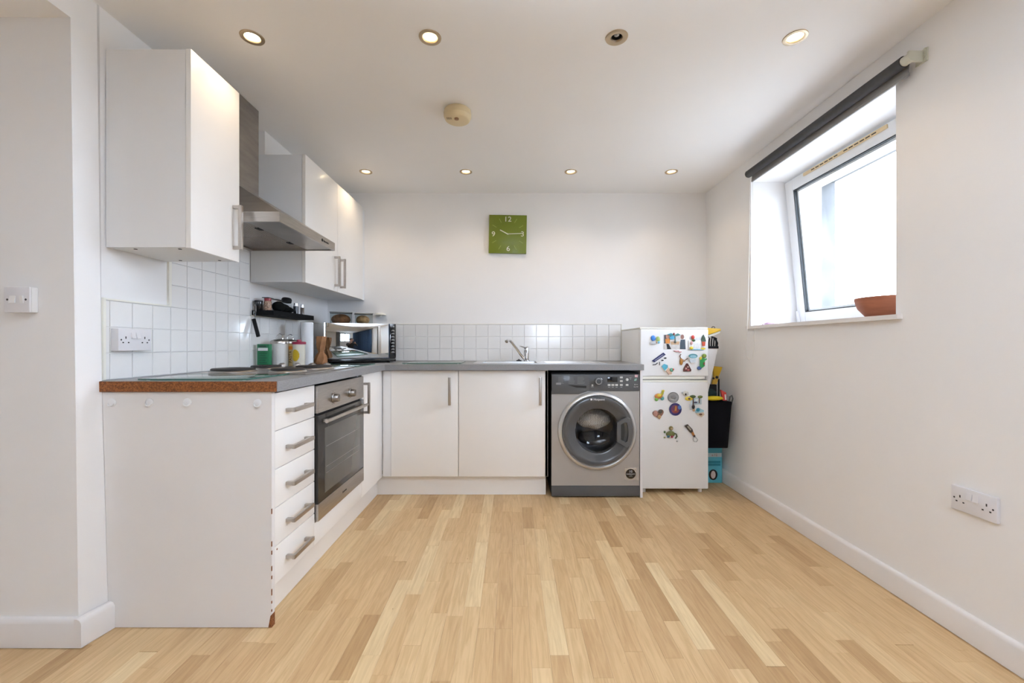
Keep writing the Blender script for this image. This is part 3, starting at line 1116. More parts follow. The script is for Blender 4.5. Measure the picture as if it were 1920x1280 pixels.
# ------------------------------------------------------------------ sink and tap
sk = thing('sink', 'stainless inset sink with bowl and drainer, set in the worktop below the clock', 'sink', (0.2, 3.16, ZT))
b = B()
rx0, rx1, ry0, ry1 = -0.275, 0.665, 2.925, 3.425
z0, z1 = ZT + 0.0003, ZT + 0.0045
b.box(rx0, SX0 + 0.004, ry0, ry1, z0, z1)
b.box(SX1 - 0.004, rx1, ry0, ry0 + 0.06, z0, z1)
b.box(SX1 - 0.004, rx1, SY1 - 0.004, ry1, z0, z1)
b.box(SX0 + 0.004, SX1 - 0.004, ry0, SY0 + 0.004, z0, z1)
b.box(SX0 + 0.004, SX1 - 0.004, SY1 - 0.004, ry1, z0, z1)
b.box(SX1 - 0.004, SX1 + 0.04, ry0 + 0.06, SY1 - 0.004, z0, z1)
b.box(SX1 + 0.04, rx1 - 0.04, ry0 + 0.06, SY1 - 0.004, z0, z1 - 0.002)
b.box(rx1 - 0.04, rx1, ry0 + 0.06, SY1 - 0.004, z0, z1)
part('rim', b, M_SINK, sk)
b = B()
bx0, bx1, by0, by1, bz = SX0 + 0.003, SX1 - 0.003, SY0 + 0.003, SY1 - 0.003, ZT - 0.15
b.quad((bx0, by0, z1), (bx0 + 0.015, by0 + 0.015, bz), (bx1 - 0.015, by0 + 0.015, bz), (bx1, by0, z1))
b.quad((bx0, by1, z1), (bx0 + 0.015, by1 - 0.015, bz), (bx1 - 0.015, by1 - 0.015, bz), (bx1, by1, z1))
b.quad((bx0, by0, z1), (bx0 + 0.015, by0 + 0.015, bz), (bx0 + 0.015, by1 - 0.015, bz), (bx0, by1, z1))
b.quad((bx1, by0, z1), (bx1 - 0.015, by0 + 0.015, bz), (bx1 - 0.015, by1 - 0.015, bz), (bx1, by1, z1))
b.quad((bx0 + 0.015, by0 + 0.015, bz), (bx1 - 0.015, by0 + 0.015, bz), (bx1 - 0.015, by1 - 0.015, bz), (bx0 + 0.015, by1 - 0.015, bz))
bmesh.ops.remove_doubles(b.bm, verts=b.bm.verts[:], dist=1e-5)
bowl = part('bowl', b, M_SINK, sk)
part('drain', B().lathe([(0.04, 0), (0.035, 0.003), (0.02, 0.001), (0.001, 0.001)], ((bx0 + bx1) / 2, (by0 + by1) / 2, bz + 0.0005), 'Z', 24), M_CHROME, bowl)
b = B()
for i in range(9):
    b.box(SX1 + 0.06, rx1 - 0.06, 3.0 + i * 0.033, 3.012 + i * 0.033, z1 - 0.002, z1 + 0.0005, 0.001)
part('drainer_ribs', b, M_SINK, sk)

tp = thing('mixer_tap', 'chrome single-lever mixer tap on the sink ledge', 'tap', (0.116, 3.372, ZT + 0.0045))
tz = ZT + 0.0045
b = B().lathe([(0.025, 0), (0.025, 0.006), (0.021, 0.009), (0.0205, 0.085), (0.019, 0.092), (0.001, 0.093)], (0.116, 3.372, tz), 'Z', 28, cap0=True)
part('tap_body', b, M_CHROME, tp)
b = B().tube([(0.096, 3.366, tz + 0.022), (0.068, 3.33, tz + 0.055), (0.03, 3.275, tz + 0.108), (-0.002, 3.23, tz + 0.148), (-0.018, 3.207, tz + 0.163), (-0.033, 3.186, tz + 0.164), (-0.042, 3.172, tz + 0.152)],
             [0.013, 0.012, 0.011, 0.0105, 0.011, 0.012, 0.013], 14)
part('spout', b, M_CHROME, tp)
b = B().lathe([(0.0195, 0), (0.019, 0.012), (0.014, 0.02), (0.001, 0.022)], (0.116, 3.372, tz + 0.0935), 'Z', 24, cap0=True)
b.hexa([(0.102, 3.36, tz + 0.098), (0.128, 3.36, tz + 0.098), (0.128, 3.378, tz + 0.098), (0.102, 3.378, tz + 0.098),
        (0.05, 3.30, tz + 0.120), (0.066, 3.292, tz + 0.120), (0.122, 3.372, tz + 0.112), (0.106, 3.378, tz + 0.112)], 0.001)
part('lever', b, M_CHROME, tp)
b = B().lathe([(0.021, 0), (0.021, 0.006), (0.012, 0.009), (0.004, 0.011), (0.004, 0.016), (0.001, 0.016)], (0.055, 3.352, tz), 'Z', 20, cap0=True)
single('sink_plug', b, M_BLACK, 'black rubber sink plug at the foot of the tap', 'plug')

# ------------------------------------------------------------------ microwave, turned to face the room
MW = math.radians(21.5)
mw = thing('microwave', 'black microwave with mirrored door in the worktop corner', 'microwave', (-1.328, 2.98, ZT), MW)
W_, H0, H1, D_ = 0.492, 0.010, 0.290, 0.325
part('casing', B().box(0.004, W_ - 0.004, 0.022, D_, H0, H1, 0.006), M_BLACK, mw, local=True)
part('front_base', B().box(-0.002, W_, 0.0, 0.022, H0, H0 + 0.022, 0.003), M_BLKG, mw, local=True)
MIR = mat('mirror_door', (0.72, 0.75, 0.76), 0.02, 1.0, var=0.005)
mdoor = part('door', B().box(0.0, 0.445, 0.0, 0.022, H0 + 0.024, H1, 0.002), MIR, mw, local=True)
b = B()
b.box(-0.001, 0.006, -0.002, 0.0, H0 + 0.024, H1)
b.box(0.439, 0.446, -0.002, 0.0, H0 + 0.024, H1)
b.box(0.006, 0.439, -0.002, 0.0, H0 + 0.024, H0 + 0.028)
part('door_edging', b, M_CHROME, mdoor, local=True)
b = B().box(0.362, 0.383, -0.030, -0.020, 0.06, 0.272, 0.003)
b.box(0.366, 0.379, -0.022, 0.0, 0.068, 0.082).box(0.366, 0.379, -0.022, 0.0, 0.25, 0.264)
part('handle', b, M_NICK, mdoor, local=True)
cpn = part('control_panel', B().box(0.447, W_, 0.0, 0.022, H0 + 0.024, H1, 0.002), M_BLKG, mw, local=True)
b = B()
for i in range(8):
    z = 0.075 + i * 0.023
    b.box(0.459, 0.480, -0.0012, 0.0, z, z + 0.004)
    b.box(0.464, 0.475, -0.0012, 0.0, z + 0.008, z + 0.010)
b.cyl((0.475, -0.001, 0.27), (0.475, 0.0, 0.27), 0.005, n=12)
part('button_marks', b, M_PRINT, cpn, local=True)
b = B()
for xx in (0.04, W_ - 0.05):
    for yy in (0.05, 0.28):
        part('foot', B().cyl((xx, yy, 0), (xx, yy, H0 + 0.002), 0.012, n=12), M_BLACK, mw, local=True)


def mwp(u, v):
    c, s = math.cos(MW), math.sin(MW)
    return (-1.328 + c * u - s * v, 2.98 + s * u + c * v)


MT = ZT + H1 + 0.0005
for (u0, w, hgt, lab, brown) in ((0.035, 0.15, 0.078, 'clear plastic box holding a brown loaf, on the microwave', 1),
                                 (0.205, 0.125, 0.074, 'smaller clear plastic box holding a bread roll, on the microwave', 0)):
    cx, cy = mwp(u0 + w / 2, 0.13)
    t = thing('bread_box', lab, 'food box', (cx, cy, MT), MW)
    b = B()
    hw, hd2 = w / 2, 0.075
    b.box(-hw, hw, -hd2, -hd2 + 0.002, 0, hgt)
    b.box(-hw, hw, hd2 - 0.002, hd2, 0, hgt)
    b.box(-hw, -hw + 0.002, -hd2 + 0.002, hd2 - 0.002, 0, hgt)
    b.box(hw - 0.002, hw, -hd2 + 0.002, hd2 - 0.002, 0, hgt)
    b.box(-hw + 0.002, hw - 0.002, -hd2 + 0.002, hd2 - 0.002, 0, 0.002)
    part('tub', b, M_CLEAR, t, local=True)
    b = B().box(-hw - 0.003, hw + 0.003, -hd2 - 0.003, hd2 + 0.003, hgt, hgt + 0.006, 0.002)
    part('lid', b, cm('smoky_lid', (0.35, 0.35, 0.34), 0.25), t, local=True)
    col = (0.27, 0.115, 0.045) if brown else (0.55, 0.33, 0.15)
    b = B().ell((-0.002 if brown else -0.006, 0, 0.030), hw * (0.9 if brown else 0.78), 0.06, 0.042 if brown else 0.036, 28, 16, 0.02, 5 + brown)
    lf = B()
    lf.bm.free()
    lf.bm = b.bm
    for v in lf.bm.verts:
        v.co.z = max(v.co.z, 0.004)
    me_o = bpy.data.objects.new('bread_loaf' if brown else 'bread_roll', finish('bread', lf, mat('crust_brown' if brown else 'crust_pale', col, 0.8, var=0.4, scale=45, bump=0.6, bscale=60)))
    COL.objects.link(me_o)
    me_o.location = (cx, cy, MT + 0.0)
    me_o.rotation_euler = (0, 0, MW)
    tag(me_o, 'crusty brown loaf inside the clear box on the microwave' if brown else 'pale crusty bread roll inside the smaller clear box', 'bread')

b = B().prism([(-1.165, 1.31), (-1.04, 1.31), (-1.09, 1.327), (-1.12, 1.327)], 'xz', 3.47, 3.4955) if False else B()
b.lathe([(0.048, 0.0), (0.044, 0.010), (0.020, 0.019), (0.001, 0.021)], (-1.085, 3.47, 1.288), 'Z', 24, cap0=True)
b.lathe([(0.012, -0.012), (0.012, 0.0)], (-1.085, 3.47, 1.288), 'Z', 14, cap0=True)
b.box(-1.097, -1.073, 3.46, 3.4955, 1.283, 1.292)
single('wall_hook', b, M_FRCREAM, 'small flat off-white wall hook above the microwave', 'hook')

# ------------------------------------------------------------------ things on the worktop by the left wall
ZW = ZT + 0.0004
t = thing('green_carton', 'green carton with a white band, first of the packets beyond the hob', 'carton', (-1.465, 2.495, ZW))
part('carton', B().box(-1.499, -1.431, 2.478, 2.512, ZW, ZW + 0.137, 0.001), cm('carton_green', (0.010, 0.165, 0.062), 0.5, var=0.15), t)
b = B().box(-1.494, -1.436, 2.4775, 2.478, ZW + 0.098, ZW + 0.115)
part('label_band', b, M_WHITE, t, label='white label band')
b = B().box(-1.490, -1.445, 2.4775, 2.478, ZW + 0.119, ZW + 0.128)
for i in range(6):
    b.box(-1.488, -1.45 + 0.01 * (i % 2), 2.4775, 2.478, ZW + 0.014 + i * 0.0135, ZW + 0.0165 + i * 0.0135)
part('print_lines', b, cm('print_dark_green', (0.005, 0.05, 0.03)), t)

for i, (cx, cy) in enumerate(((-1.437, 2.605), (-1.446, 2.745))):
    t = thing('canister', ['white storage canister with domed steel lid, right behind the green carton', 'white storage canister with steel lid, behind the yellow packet'][i],
              'canister', (cx, cy, ZW))
    part('canister_body', B().lathe([(0.048, 0), (0.05, 0.004), (0.05, 0.138), (0.048, 0.14)], (cx, cy, ZW), 'Z', 36, cap0=True, cap1=True),
         cm('enamel_white', (0.76, 0.75, 0.73), 0.15, var=0.01), t)
    lid = part('lid', B().lathe([(0.0515, 0.140), (0.0515, 0.154), (0.047, 0.160), (0.025, 0.168), (0.001, 0.170)], (cx, cy, ZW), 'Z', 36), M_STEEL, t)
    pts = [(cx + 0.021 * math.cos(a), cy, ZW + 0.166 + 0.034 * math.sin(a)) for a in [PI * k / 10 for k in range(11)]]
    part('lid_loop', B().tube(pts, 0.0032, 8), M_CHROME, lid)

t = thing('yellow_packet', 'pale yellow packet printed with brown letters between canister and red-lidded tub', 'packet', (-1.385, 2.655, ZW))
part('packet', B().box(-1.406, -1.364, 2.635, 2.675, ZW, ZW + 0.139, 0.003), cm('packet_cream', (0.72, 0.56, 0.27), 0.5, var=0.1), t)
b = B().box(-1.403, -1.367, 2.6345, 2.635, ZW + 0.103, ZW + 0.124)
part('orange_patch', b, cm('print_orange', (0.75, 0.25, 0.03)), t)
lettering('print', 'PASTA', 0.026, (-1.385, 2.6344, ZW + 0.058), (PI / 2, -PI / 2, 0), cm('print_brown', (0.12, 0.055, 0.02)), t)
t = thing('plastic_tub', 'clear tub of yellow food with a crimson lid, in front of the paper roll', 'tub', (-1.322, 2.615, ZW))
part('tub', B().lathe([(0.033, 0), (0.035, 0.003), (0.036, 0.136)], (-1.322, 2.615, ZW), 'Z', 28, cap0=True), cm('tub_frosted', (0.72, 0.68, 0.58), 0.25), t)
part('lid', B().lathe([(0.040, 0.136), (0.040, 0.148), (0.036, 0.152), (0.014, 0.152), (0.013, 0.164), (0.001, 0.165)], (-1.322, 2.615, ZW), 'Z', 28), cm('lid_crimson', (0.30, 0.008, 0.045), 0.35), t)
b = B()
n = 14
for i in range(n):
    a0 = math.radians(-140 + i * 80 / n)
    a1 = math.radians(-140 + (i + 1) * 80 / n)
    f = (i + 0.5) / n * 2 - 1
    h = 0.036 * math.sqrt(max(0.02, 1 - f * f))
    r = 0.0362
    b.quad((-1.322 + r * math.cos(a0), 2.615 + r * math.sin(a0), ZW + 0.068 - h), (-1.322 + r * math.cos(a1), 2.615 + r * math.sin(a1), ZW + 0.068 - h),
           (-1.322 + r * math.cos(a1), 2.615 + r * math.sin(a1), ZW + 0.068 + h), (-1.322 + r * math.cos(a0), 2.615 + r * math.sin(a0), ZW + 0.068 + h))
part('yellow_label', b, cm('label_yellow', (0.62, 0.42, 0.012), 0.5, var=0.1), t, label='round golden yellow label')
t = thing('paper_towel_roll', 'upright white kitchen paper roll standing under the black shelf', 'paper roll', (-1.352, 2.78, ZW))
b = B().lathe([(0.019, 0.278), (0.037, 0.28), (0.0375, 0.272), (0.0375, 0.004), (0.036, 0.0)], (-1.352, 2.78, ZW), 'Z', 32)
part('roll', b, cm('tissue_white', (0.80, 0.83, 0.87), 0.9, var=0.02, bump=0.2, bscale=300), t)
part('core', B().lathe([(0.0195, 0.0), (0.0195, 0.277), (0.0175, 0.277), (0.0175, 0.0)], (-1.352, 2.78, ZW), 'Z', 20), cm('card_core', (0.4, 0.28, 0.17)), t)
t = thing('oil_bottle', 'slim olive green oil bottle between paper roll and brown paper bag', 'bottle', (-1.376, 2.868, ZW))
part('bottle', B().lathe([(0.019, 0), (0.021, 0.004), (0.021, 0.12), (0.009, 0.15), (0.009, 0.185)], (-1.376, 2.868, ZW), 'Z', 22, cap0=True, cap1=True), cm('oil_green', (0.19, 0.17, 0.04), 0.1, coat=0.5), t)
part('cap', B().lathe([(0.0105, 0.185), (0.0105, 0.2), (0.001, 0.2005)], (-1.376, 2.868, ZW), 'Z', 16), cm('cap_dark', (0.03, 0.035, 0.02)), t)
b = B().ell((-1.338, 2.80, ZW + 0.019), 0.019, 0.019, 0.019, 16, 10, 0.03, 2)
b.tube([(-1.338, 2.80, ZW + 0.035), (-1.337, 2.80, ZW + 0.046), (-1.334, 2.80, ZW + 0.052)], [0.006, 0.004, 0.003], 8)
single('garlic_bulb', b, cm('garlic_skin', (0.72, 0.66, 0.60), 0.7, var=0.08), 'white garlic bulb in front of the oil bottle', 'garlic')
# crumpled brown paper bag with a twisted neck
b = B()
rnd = random.Random(11)
prof = [(0.028, 0), (0.036, 0.012), (0.037, 0.035), (0.030, 0.058), (0.018, 0.078), (0.016, 0.086), (0.024, 0.105), (0.029, 0.135), (0.031, 0.165), (0.030, 0.19)]
N = 18
rings = []
for r, h in prof:
    ph = h * 6
    rings.append([b.bm.verts.new((-1.302 + r * (1 + 0.16 * (1 if i % 3 == 0 else -0.5) + rnd.uniform(-.06, .06)) * math.cos(2 * PI * i / N + ph),
                                  2.872 + r * 0.85 * (1 + 0.16 * (1 if i % 3 == 0 else -0.5)) * math.sin(2 * PI * i / N + ph), ZW + h + rnd.uniform(0, 0.002))) for i in range(N)])
for a, c in zip(rings, rings[1:]):
    for i in range(N):
        j = (i + 1) % N
        b.bm.faces.new((a[i], a[j], c[j], c[i]))
b.bm.faces.new(rings[0][::-1])
single('paper_bag', b, mat('kraft_paper', (0.33, 0.155, 0.065), 0.8, var=0.2, scale=30), 'crumpled brown paper bag twisted at the neck, left of the microwave', 'paper bag', sharp=0.4)

# ------------------------------------------------------------------ black shelf and what is on it
SHZ = 1.247
single('wall_shelf', B().box(-1.5285, -1.40, 2.475, 2.977, 1.217, SHZ, 0.001), mat('black_shelf', (0.006, 0.006, 0.007), 0.7, spec=0.15), 'short black floating shelf under the far wall cabinet', 'shelf')
Z = SHZ + 0.0005
t = thing('black_tin', 'glossy black tin at the near end of the black shelf', 'tin', (-1.503, 2.497, Z))
part('tin', B().lathe([(0.020, 0), (0.021, 0.002), (0.021, 0.05)], (-1.503, 2.50, Z), 'Z', 24, cap0=True), M_BLKG, t)
part('lid', B().lathe([(0.022, 0.05), (0.022, 0.058), (0.001, 0.06)], (-1.503, 2.50, Z), 'Z', 24), M_BLACK, t)
t = thing('glass_jar', 'small jar with a red lid beside the black tin on the shelf', 'jar', (-1.462, 2.522, Z))
part('jar', B().lathe([(0.019, 0), (0.021, 0.003), (0.021, 0.052), (0.017, 0.058)], (-1.462, 2.522, Z), 'Z', 22, cap0=True, cap1=True), cm('jar_speckled', (0.42, 0.27, 0.19), 0.2, var=0.6, scale=90), t)
part('lid', B().lathe([(0.019, 0.058), (0.019, 0.073), (0.001, 0.074)], (-1.462, 2.522, Z), 'Z', 22), cm('lid_red', (0.28, 0.012, 0.02), 0.3), t)
b = B()
rnd = random.Random(4)
for (u, v, r, h) in ((-1.437, 2.595, 0.036, 0.062), (-1.437, 2.64, 0.038, 0.052), (-1.432, 2.69, 0.034, 0.036)):
    b.ell((u, v, Z + h * 0.5), r, 0.045, h * 0.5, 16, 10, 0.06, int(h * 1000))
for v in b.bm.verts:
    v.co.z = max(v.co.z, Z)
single('black_pouch', b, cm('black_cloth', (0.006, 0.007, 0.007), 0.9, spec=0.1), 'slumped black cloth pouch lying along the front of the shelf', 'pouch')
t = thing('spatula', 'dark spatula lying across the tops of the shelf jars', 'spatula', (-1.47, 2.60, Z + 0.0745))
part('blade', B().hexa([(-1.485, 2.50, Z + 0.0748), (-1.445, 2.50, Z + 0.0748), (-1.452, 2.57, Z + 0.0748), (-1.49, 2.57, Z + 0.0748),
                        (-1.485, 2.50, Z + 0.0788), (-1.445, 2.50, Z + 0.0788), (-1.452, 2.57, Z + 0.0788), (-1.49, 2.57, Z + 0.0788)], 0.001), cm('nylon_grey', (0.05, 0.05, 0.05), 0.5), t)
part('handle', B().tube([(-1.471, 2.57, Z + 0.077), (-1.478, 2.64, Z + 0.0785), (-1.487, 2.72, Z + 0.080)], [0.004, 0.004, 0.005], 10), cm('nylon_grey', (0.05, 0.05, 0.05), 0.5), t)
t = thing('glass_jar', 'larger clear jar of green herbs with a tilted black lid on the shelf', 'jar', (-1.475, 2.755, Z))
part('jar', B().lathe([(0.028, 0), (0.030, 0.004), (0.030, 0.062), (0.025, 0.07)], (-1.475, 2.76, Z), 'Z', 26, cap0=True), M_CLEAR, t)
part('herbs', B().lathe([(0.027, 0.003), (0.0275, 0.040), (0.015, 0.046), (0.001, 0.044)], (-1.475, 2.76, Z), 'Z', 20, cap0=True), cm('dried_herbs', (0.20, 0.19, 0.08), 0.9, var=0.5, scale=120), t)
b = B().lathe([(0.030, 0.0), (0.031, 0.018), (0.026, 0.026), (0.001, 0.027)], (0, 0, 0), 'Z', 26, cap0=True)
b.xf(T((-1.475, 2.755, Z + 0.074)) @ Matrix.Rotation(math.radians(-12), 4, 'X'))
part('lid', b, M_BLACK, t)
for i, (cx, cy, r, h, lab, colr) in enumerate(((-1.455, 2.835, 0.0165, 0.052, 'stubby dark spice grinder with a steel cap, beside the herb jar', (0.02, 0.022, 0.028)),
                                              (-1.45, 2.912, 0.0125, 0.050, 'slim spice shaker with a steel cap, last on the shelf', (0.16, 0.13, 0.11)))):
    t = thing('spice_grinder', lab, 'spice grinder', (cx, cy, Z))
    part('grinder_body', B().lathe([(r, 0), (r, h), (r * 0.8, h + 0.003)], (cx, cy, Z), 'Z', 20, cap0=True, cap1=True), cm('grinder_%d' % i, colr, 0.15, coat=0.5), t)
    part('cap', B().lathe([(r * 0.95, h + 0.003), (r * 0.95, h + 0.022), (r * 0.6, h + 0.025), (0.001, h + 0.0255)], (cx, cy, Z), 'Z', 20), M_CHROME, t)
t = thing('vegetable_peeler', 'black-handled peeler hanging at the near end of the shelf', 'peeler', (-1.50, 2.465, 1.09))
b = B().tube([(-1.507, 2.464, 1.272), (-1.5015, 2.464, 1.278), (-1.497, 2.464, 1.272), (-1.498, 2.464, 1.225), (-1.5035, 2.464, 1.20), (-1.509, 2.464, 1.225)], 0.0018, 8, closed=True)
part('wire_loop', b, M_CHROME, t)
b = B().box(-0.010, 0.010, -0.006, 0.006, -0.055, 0.055, 0.004)
b.xf(T((-1.497, 2.464, 1.143)) @ Matrix.Rotation(math.radians(-15), 4, 'Y'))
part('handle', b, M_BLACK, t)
part('peg', B().cyl((-1.502, 2.4748, 1.24), (-1.502, 2.456, 1.24), 0.003, n=10).cyl((-1.502, 2.466, 1.24), (-1.502, 2.466, 1.274), 0.003, n=8), M_BLACK, t)

# ------------------------------------------------------------------ washing machine
WX0, WX1, WY = 0.270, 0.870, 2.876
DX, DZ = 0.580, 0.459
wm = thing('washing_machine', 'silver front-loading washing machine with a graphite door', 'washing machine', (0.57, 3.15, 0))
b = B()
b.box(WX0, WX0 + 0.01, WY + 0.02, 3.44, 0.012, 0.853)
b.box(WX1 - 0.01, WX1, WY + 0.02, 3.44, 0.012, 0.853)
b.box(WX0 + 0.01, WX1 - 0.01, WY + 0.02, 3.44, 0.843, 0.853)
b.box(WX0 + 0.01, WX1 - 0.01, 3.43, 3.44, 0.012, 0.843)
part('cabinet', b, cm('appliance_gap_shade', (0.02, 0.02, 0.02), 0.7), wm)  # casing coloured near-black to stand for shade in the gap under the worktop


def plate_hole(cx, cz, r, x0, x1, z0, z1, y0, y1, n=64):
    b = B()
    angs = [2 * PI * i / n for i in range(n)] + [math.atan2(zz - cz, xx - cx) % (2 * PI) for xx in (x0, x1) for zz in (z0, z1)]
    angs = sorted(set(round(a, 6) for a in angs))
    ins, outs = [], []
    for a in angs:
        c, s = math.cos(a), math.sin(a)
        tx = ((x1 - cx) / c if c > 1e-9 else (x0 - cx) / c if c < -1e-9 else 1e9)
        tz_ = ((z1 - cz) / s if s > 1e-9 else (z0 - cz) / s if s < -1e-9 else 1e9)
        tt = min(tx, tz_)
        ins.append([b.bm.verts.new((cx + r * c, y, cz + r * s)) for y in (y0, y1)])
        outs.append([b.bm.verts.new((cx + tt * c, y, cz + tt * s)) for y in (y0, y1)])
    k = len(angs)
    for i in range(k):
        j = (i + 1) % k
        b.bm.faces.new((ins[i][0], ins[j][0], outs[j][0], outs[i][0]))
        b.bm.faces.new((ins[i][1], outs[i][1], outs[j][1], ins[j][1]))
        b.bm.faces.new((ins[i][0], ins[i][1], ins[j][1], ins[j][0]))
        b.bm.faces.new((outs[i][0], outs[j][0], outs[j][1], outs[i][1]))
    return b


part('front_panel', plate_hole(DX, DZ, 0.19, WX0, WX1, 0.083, 0.726, WY, WY + 0.02), M_SILVER, wm)
part('plinth', B().box(WX0, WX1, WY - 0.001, WY + 0.02, 0.010, 0.081, 0.002), M_GRAPH, wm, label='dark graphite plinth')
b = B()
for xx in (WX0 + 0.05, WX1 - 0.05):
    for yy in (WY + 0.06, 3.38):
        part('foot', B().cyl((xx, yy, 0), (xx, yy, 0.012), 0.018, n=14), M_BLACK, wm)
# control fascia
fas = part('control_panel', B().box(WX0, WX1, WY - 0.004, WY + 0.02, 0.7275, 0.842, 0.003), M_GRAPH, wm)
soap = part('soap_drawer', B().prism([(WX0 + 0.001, 0.708), (0.455, 0.708), (0.50, 0.722), (0.524, 0.732), (0.524, 0.836), (WX0 + 0.001, 0.836)], 'xz', WY - 0.008, WY - 0.004, 0.001), M_GRAPH, wm)
part('drawer_grip', B().prism([(0.376, 0.770), (0.506, 0.764), (0.506, 0.748), (0.44, 0.752)], 'xz', WY - 0.0085, WY - 0.008), M_DARK, soap)
b = B()
for cx in (0.315, 0.385, 0.445):
    for i in range(6):
        w = random.uniform(0.03, 0.052)
        b.box(cx, cx + w, WY - 0.0083, WY - 0.008, 0.822 - i * 0.0085, 0.8235 - i * 0.0085)
b.box(0.30, 0.334, WY - 0.0083, WY - 0.008, 0.772, 0.785)
part('programme_print', b, cm('faint_print', (0.24, 0.24, 0.24)), soap)
b = B().lathe([(0.029, 0), (0.028, -0.014), (0.022, -0.018), (0.015, -0.018), (0.014, -0.022), (0.001, -0.023)], (0.589, WY - 0.004, 0.795), 'Y', 32)
dial = part('dial', b, M_GRAPH2, fas)
b = B()
for i in range(20):
    a = 2 * PI * i / 20
    b.box(-0.0012, 0.0012, WY - 0.0225, WY - 0.0215, 0.0165, 0.021).xf(Matrix.Identity(4)) if False else None
    ca, sa = math.cos(a), math.sin(a)
    p = [(0.589 + ca * r + s * 0.0011 * -sa, 0.795 + sa * r + s * 0.0011 * ca) for r, s in ((0.0165, -1), (0.021, -1), (0.021, 1), (0.0165, 1))]
    b.prism(p, 'xz', WY - 0.0232, WY - 0.0218)
part('dial_ticks', b, M_PRINT, dial)
part('display', B().box(0.650, 0.7185, WY - 0.0052, WY - 0.004, 0.7895, 0.824, 0.0004), M_BLKG, fas)
for (u, v, w, h) in ((0.652, 0.764, 0.019, 0.0115), (0.6775, 0.764, 0.019, 0.0115), (0.703, 0.764, 0.019, 0.0115), (0.735, 0.764, 0.019, 0.0115),
                     (0.775, 0.764, 0.018, 0.0115), (0.735, 0.7905, 0.019, 0.0115), (0.735, 0.815, 0.019, 0.0115)):
    part('button', B().box(u, u + w, WY - 0.007, WY - 0.004, v, v + h, 0.001), M_BTN, fas)
for (u, v, r) in ((0.784, 0.806, 0.0095), (0.5475, 0.768, 0.0065)):
    part('button', B().lathe([(r, 0), (r, -0.003), (r * 0.8, -0.0042), (0.0005, -0.0045)], (u, WY - 0.004, v), 'Y', 18), M_BTN, fas)
b = B()
for u in (0.655, 0.680, 0.706, 0.738):
    b.box(u, u + 0.014, WY - 0.0043, WY - 0.004, 0.754, 0.756)
b.box(0.539, 0.556, WY - 0.0043, WY - 0.004, 0.756, 0.758)
b.box(0.80, 0.815, WY - 0.0043, WY - 0.004, 0.818, 0.8195).box(0.803, 0.812, WY - 0.0043, WY - 0.004, 0.809, 0.8105)
part('fascia_print', b, M_PRINT, fas)
part('pink_sticker', B().box(0.837, 0.857, WY - 0.0046, WY - 0.004, 0.822, 0.839), cm('sticker_pink', (0.62, 0.40, 0.41)), fas)
part('green_leaf_mark', B().prism([(0.832, 0.799), (0.836, 0.811), (0.848, 0.815), (0.852, 0.812), (0.848, 0.80), (0.838, 0.796)], 'xz', WY - 0.0046, WY - 0.004), cm('mint_print', (0.26, 0.45, 0.38)), fas)
lettering('rating_print', 'A++', 0.014, (0.845, WY - 0.0044, 0.772), FACE_CAM, M_PRINT, fas)
lettering('capacity_print', '8kg 1400', 0.008, (0.845, WY - 0.0044, 0.757), FACE_CAM, M_PRINT, fas)
# door
b = B().lathe([(0.268, 0.0), (0.268, -0.012), (0.258, -0.026), (0.246, -0.030), (0.240, -0.026), (0.239, 0.0)], (DX, WY, DZ), 'Y', 80)
part('door_ring', b, M_RING, wm, label='raised silver ring around the door')
b = B().lathe([(0.2385, 0.0), (0.2385, -0.030), (0.232, -0.040), (0.218, -0.043), (0.196, -0.037), (0.170, -0.024), (0.158, -0.022), (0.152, -0.018), (0.150, -0.004), (0.150, 0.02)], (DX, WY, DZ), 'Y', 80)
wdoor = part('door', b, M_GRAPH2, wm)
b = B().lathe([(0.150, -0.004), (0.138, 0.0), (0.120, 0.03), (0.085, 0.052), (0.04, 0.06), (0.001, 0.061)], (DX, WY, DZ), 'Y', 48)
part('door_glass', b, clear('door_glass', (0.88, 0.89, 0.90), 1.0, 1.5), wdoor)
lettering('brand_mark', 'Hotpoint', 0.0205, (DX + 0.006, WY - 0.0436, DZ + 0.2165), FACE_CAM, M_WHITE, wdoor, 0.0006)
part('brand_square', B().box(DX - 0.052, DX - 0.040, WY - 0.0445, WY - 0.042, DZ + 0.211, DZ + 0.223), M_WHITE, wdoor)
# handle: a bracket across the right rim of the door
b = B()
outer = [(DX + 0.125, DZ + 0.062), (DX + 0.185, DZ + 0.098), (DX + 0.212, DZ + 0.09), (DX + 0.226, DZ + 0.03), (DX + 0.228, DZ - 0.02), (DX + 0.216, DZ - 0.085), (DX + 0.19, DZ - 0.105), (DX + 0.125, DZ - 0.066)]
inner = [(DX + 0.150, DZ + 0.050), (DX + 0.178, DZ + 0.066), (DX + 0.190, DZ + 0.062), (DX + 0.199, DZ + 0.022), (DX + 0.200, DZ - 0.02), (DX + 0.192, DZ - 0.062), (DX + 0.180, DZ - 0.070), (DX + 0.150, DZ - 0.052)]
for i in range(8):
    j = (i + 1) % 8
    b.prism([outer[i], outer[j], inner[j], inner[i]], 'xz', WY - 0.054, WY - 0.028)
bmesh.ops.remove_doubles(b.bm, verts=b.bm.verts[:], dist=1e-5)
dd = [f for f in b.bm.faces if all(len(e.link_faces) > 2 for e in f.edges if abs(e.verts[0].co.y - e.verts[1].co.y) > 0.01) and abs(f.normal.y) < 0.3 and sum(len(e.link_faces) for e in f.edges) >= 12]
bmesh.ops.delete(b.bm, geom=dd, context='FACES_ONLY')
part('door_handle', b, cm('graphite_handle', (0.10, 0.102, 0.105), 0.3), wdoor)
